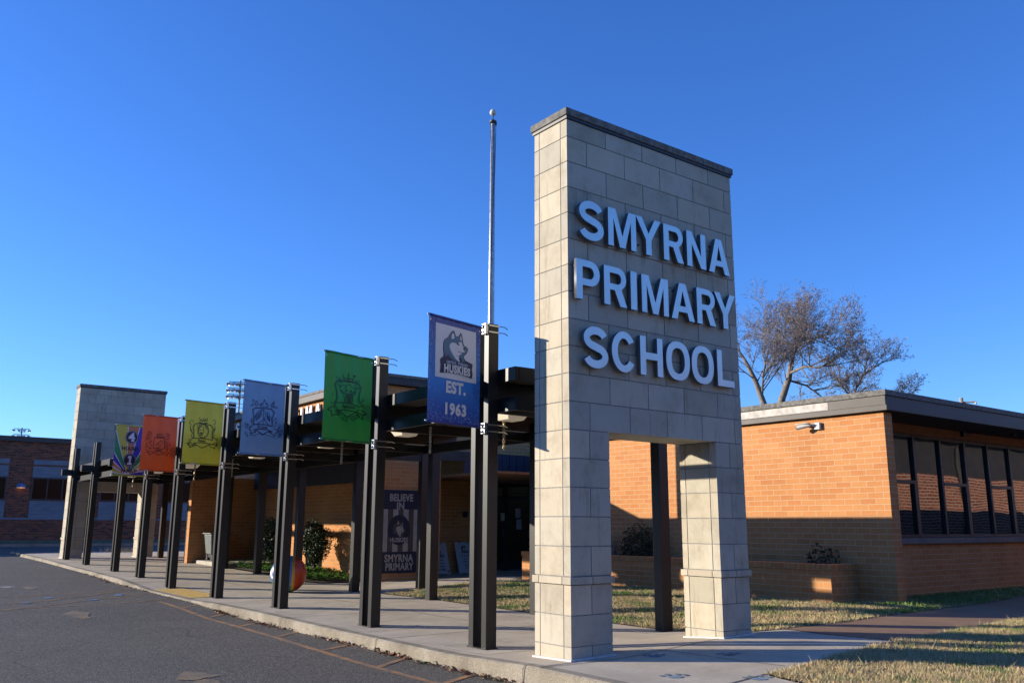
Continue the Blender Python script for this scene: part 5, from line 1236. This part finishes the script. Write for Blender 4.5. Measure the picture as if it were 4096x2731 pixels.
# ------------------------------------------------------------------ bare trees behind the wing
def tree(base, paths, label, seed, twigs=1.0, name="bare_tree"):
    r = random.Random(seed); t_ = thing(name, base, label, "tree", "bare winter trees behind the brick wing")
    trunk = B(); limb = B(); tw = B()
    def grow(b_, p, d, l, rad, lvl, mx):
        n = 5 if lvl < 3 else 3; pts = [p]; rs = [rad]; q = Vector(p); dd = Vector(d)
        for i in range(n):
            dd = (dd + Vector((r.uniform(-1, 1), r.uniform(-1, 1), r.uniform(-.6, .8))) * (.16 if lvl < 3 else .24)).normalized(); q = q + dd * l / n; pts.append(tuple(q)); rs.append(rad * (1 - .55 * (i + 1) / n))
            if lvl < mx and i >= (1 if lvl else 1):
                for _ in range(1 + (r.random() < (.25 if lvl >= 2 else .4))):
                    ax = dd.orthogonal().normalized(); ax.rotate(Matrix.Rotation(r.uniform(0, 6.28), 3, dd)); nd = (dd * r.uniform(.6, 1.0) + ax * r.uniform(.5, .95) + Vector((0, 0, .25))).normalized()
                    grow(b_, tuple(q), nd, l * r.uniform(.42, .66), max(rs[-1] * r.uniform(.5, .7), .0045), lvl + 1, mx)
        tgt = limb if lvl <= 2 else tw
        tgt.tube(pts, rs, 6 if lvl < 2 else 4 if lvl == 2 else 3, cap=False)
        if lvl >= mx - 1:
            for k in range(2):
                s_ = r.uniform(.05, .11); c_ = Vector(pts[r.randrange(1, len(pts))]); e = Vector((r.uniform(-1, 1), r.uniform(-1, 1), r.uniform(-.2, 1))).normalized() * s_
                tw.tube([tuple(c_), tuple(c_ + e)], [.009, .006], 3, cap=False)
    for (pts, rs, nb) in paths:
        rs = [q * .56 for q in rs]
        (trunk if pts[0] == base or rs[0] > .16 else limb).tube(pts, rs, 9, cap=False)
        V = [Vector(p) for p in pts]
        for i in range(1, len(V)):
            dd = (V[i] - V[i - 1]).normalized()
            for _ in range(nb + 1):
                t = r.random(); q = V[i - 1].lerp(V[i], t); ax = dd.orthogonal().normalized(); ax.rotate(Matrix.Rotation(r.uniform(0, 6.28), 3, dd))
                grow(None, tuple(q), (dd * .6 + ax * .8 + Vector((0, 0, .3))).normalized(), r.uniform(1.0, 1.8) * twigs, .026, 1, 4)
        dd = (V[-1] - V[-2]).normalized()
        for k in range(3): grow(None, tuple(V[-1]), (dd + Vector((r.uniform(-.4, .4), r.uniform(-.4, .4), .1))).normalized(), r.uniform(1.2, 1.8) * twigs, rs[-1] * .6, 1, 4)
    make("trunk", trunk, "bark", t_, smooth=True); make("crown", limb, "bark", t_, smooth=True) if limb.f else None
    make("twigs", tw, "twig_red", t_)
    return t_
def P3(x, y, dist):      # artwork tracing: photo pixel -> direction at a real distance
    f = 3496.0; v = Vector(((x - 2048) / f, (y - 1365.5) / f, 1))
    rgt = Vector((.797, -.604, .004)); dn = Vector((.127, .160, -.979)); fw = Vector((.591, .780, .204))
    d = rgt * v.x + dn * v.y + fw * v.z; d /= math.hypot(d.x, d.y); return tuple(CAM + d * dist)
def ground_pt(x, dist): p = P3(x, 1600, dist); return (p[0], p[1], 0.0)
D1 = 38
base = ground_pt(3095, D1)
tree(base, [([base, P3(3125, 1600, D1), P3(3155, 1510, D1 + .2), P3(3165, 1440, D1), P3(3178, 1400, D1 - .4)], [.34, .27, .22, .17, .13], 1),
            ([P3(3178, 1400, D1 - .4), P3(3160, 1370, D1), P3(3120, 1372, D1 + .8), P3(3085, 1372, D1 + 1.5)], [.10, .08, .06, .04], 2),
            ([P3(3178, 1400, D1 - .4), P3(3205, 1375, D1), P3(3240, 1360, D1 - .6), P3(3290, 1340, D1 - 1)], [.10, .08, .06, .04], 2),
            ([P3(3178, 1400, D1 - .4), P3(3182, 1375, D1), P3(3190, 1350, D1), P3(3198, 1330, D1)], [.09, .07, .05, .03], 2),
            ([P3(3158, 1490, D1), P3(3215, 1465, D1 - 1), P3(3280, 1468, D1 - 2), P3(3330, 1440, D1 - 2.4)], [.11, .08, .06, .04], 2),
            ([P3(3160, 1520, D1), P3(3225, 1540, D1 + 1), P3(3280, 1580, D1 + 1.5)], [.09, .07, .05], 2)],
     "tall bare forked tree behind the wing roof, middle of the three", 31, twigs=.82)
base = ground_pt(3070, D1 - 3)
tree(base, [([base, P3(3057, 1620, D1 - 3), P3(3020, 1520, D1 - 3), P3(2985, 1450, D1 - 3.2), P3(2960, 1410, D1 - 3)], [.30, .22, .17, .12, .08], 2),
            ([P3(3048, 1570, D1 - 3), P3(3050, 1500, D1 - 3.5), P3(3062, 1440, D1 - 3.5)], [.08, .06, .04], 2)],
     "bare leaning tree just right of the stone tower", 32)
base = ground_pt(3430, D1 + 4)
tree(base, [([base, P3(3425, 1600, D1 + 4), P3(3418, 1560, D1 + 4), P3(3450, 1500, D1 + 4), P3(3490, 1470, D1 + 4)], [.25, .14, .11, .08, .05], 2),
            ([P3(3425, 1600, D1 + 4), P3(3380, 1560, D1 + 3), P3(3350, 1520, D1 + 3)], [.1, .07, .05], 2), ([P3(3425, 1600, D1 + 4), P3(3500, 1590, D1 + 4), P3(3560, 1585, D1 + 4)], [.08, .06, .04], 1)],
     "low bare tree farthest right above the wing roof corner", 33, twigs=.62)

# ------------------------------------------------------------------ added tree screen behind the camera, blocks low sky light from the south
b = B(); r = random.Random(77)
for i in range(16000):
    t = r.random(); x = -75 + 150 * t; lump = 9 + 3 * math.sin(x * .17) + 1.5 * math.sin(x * .61 + 1)
    y = -44 + r.uniform(-3, 3); z = lump * (r.random() ** .7); s_ = r.uniform(.5, 1.1)
    d = Vector((r.uniform(-1, 1), r.uniform(-.6, .6), r.uniform(-1, 1))).normalized(); e = d.cross(Vector((0, 1, .3))).normalized(); q = Vector((x, y, z)); m_ = r.uniform(.6, 1.2); b.tint = (.05 * m_, .065 * m_, .03 * m_)
    b.face([q - d * s_, q - e * s_ * .6, q + d * s_, q + e * s_ * .6])
o = make("added_tree_screen", b, "leaf"); o["kind"] = "stuff"; tag(o, "added unseen evergreen screen behind the viewer that blocks low sky light", "added tree screen")

b = B(); r = random.Random(78)  # second added tree screen, out of view left, cuts sky light under the canopy
for i in range(16000):
    t = r.random(); y = -44 + 190 * t; lump = 7.2 + 1.4 * math.sin(y * .15) + .8 * math.sin(y * .55 + 1)
    x = -42 + r.uniform(-3, 3); z = lump * (r.random() ** .7); s_ = r.uniform(.5, 1.1)
    d = Vector((r.uniform(-.6, .6), r.uniform(-1, 1), r.uniform(-1, 1))).normalized(); e = d.cross(Vector((1, 0, .3))).normalized(); q = Vector((x, y, z)); m_ = r.uniform(.6, 1.2); b.tint = (.05 * m_, .065 * m_, .03 * m_)
    b.face([q - d * s_, q - e * s_ * .6, q + d * s_, q + e * s_ * .6])
o = make("added_tree_screen", b, "leaf"); o["kind"] = "stuff"; tag(o, "added unseen low evergreen screen on the far left that dims the low sky", "added tree screen")
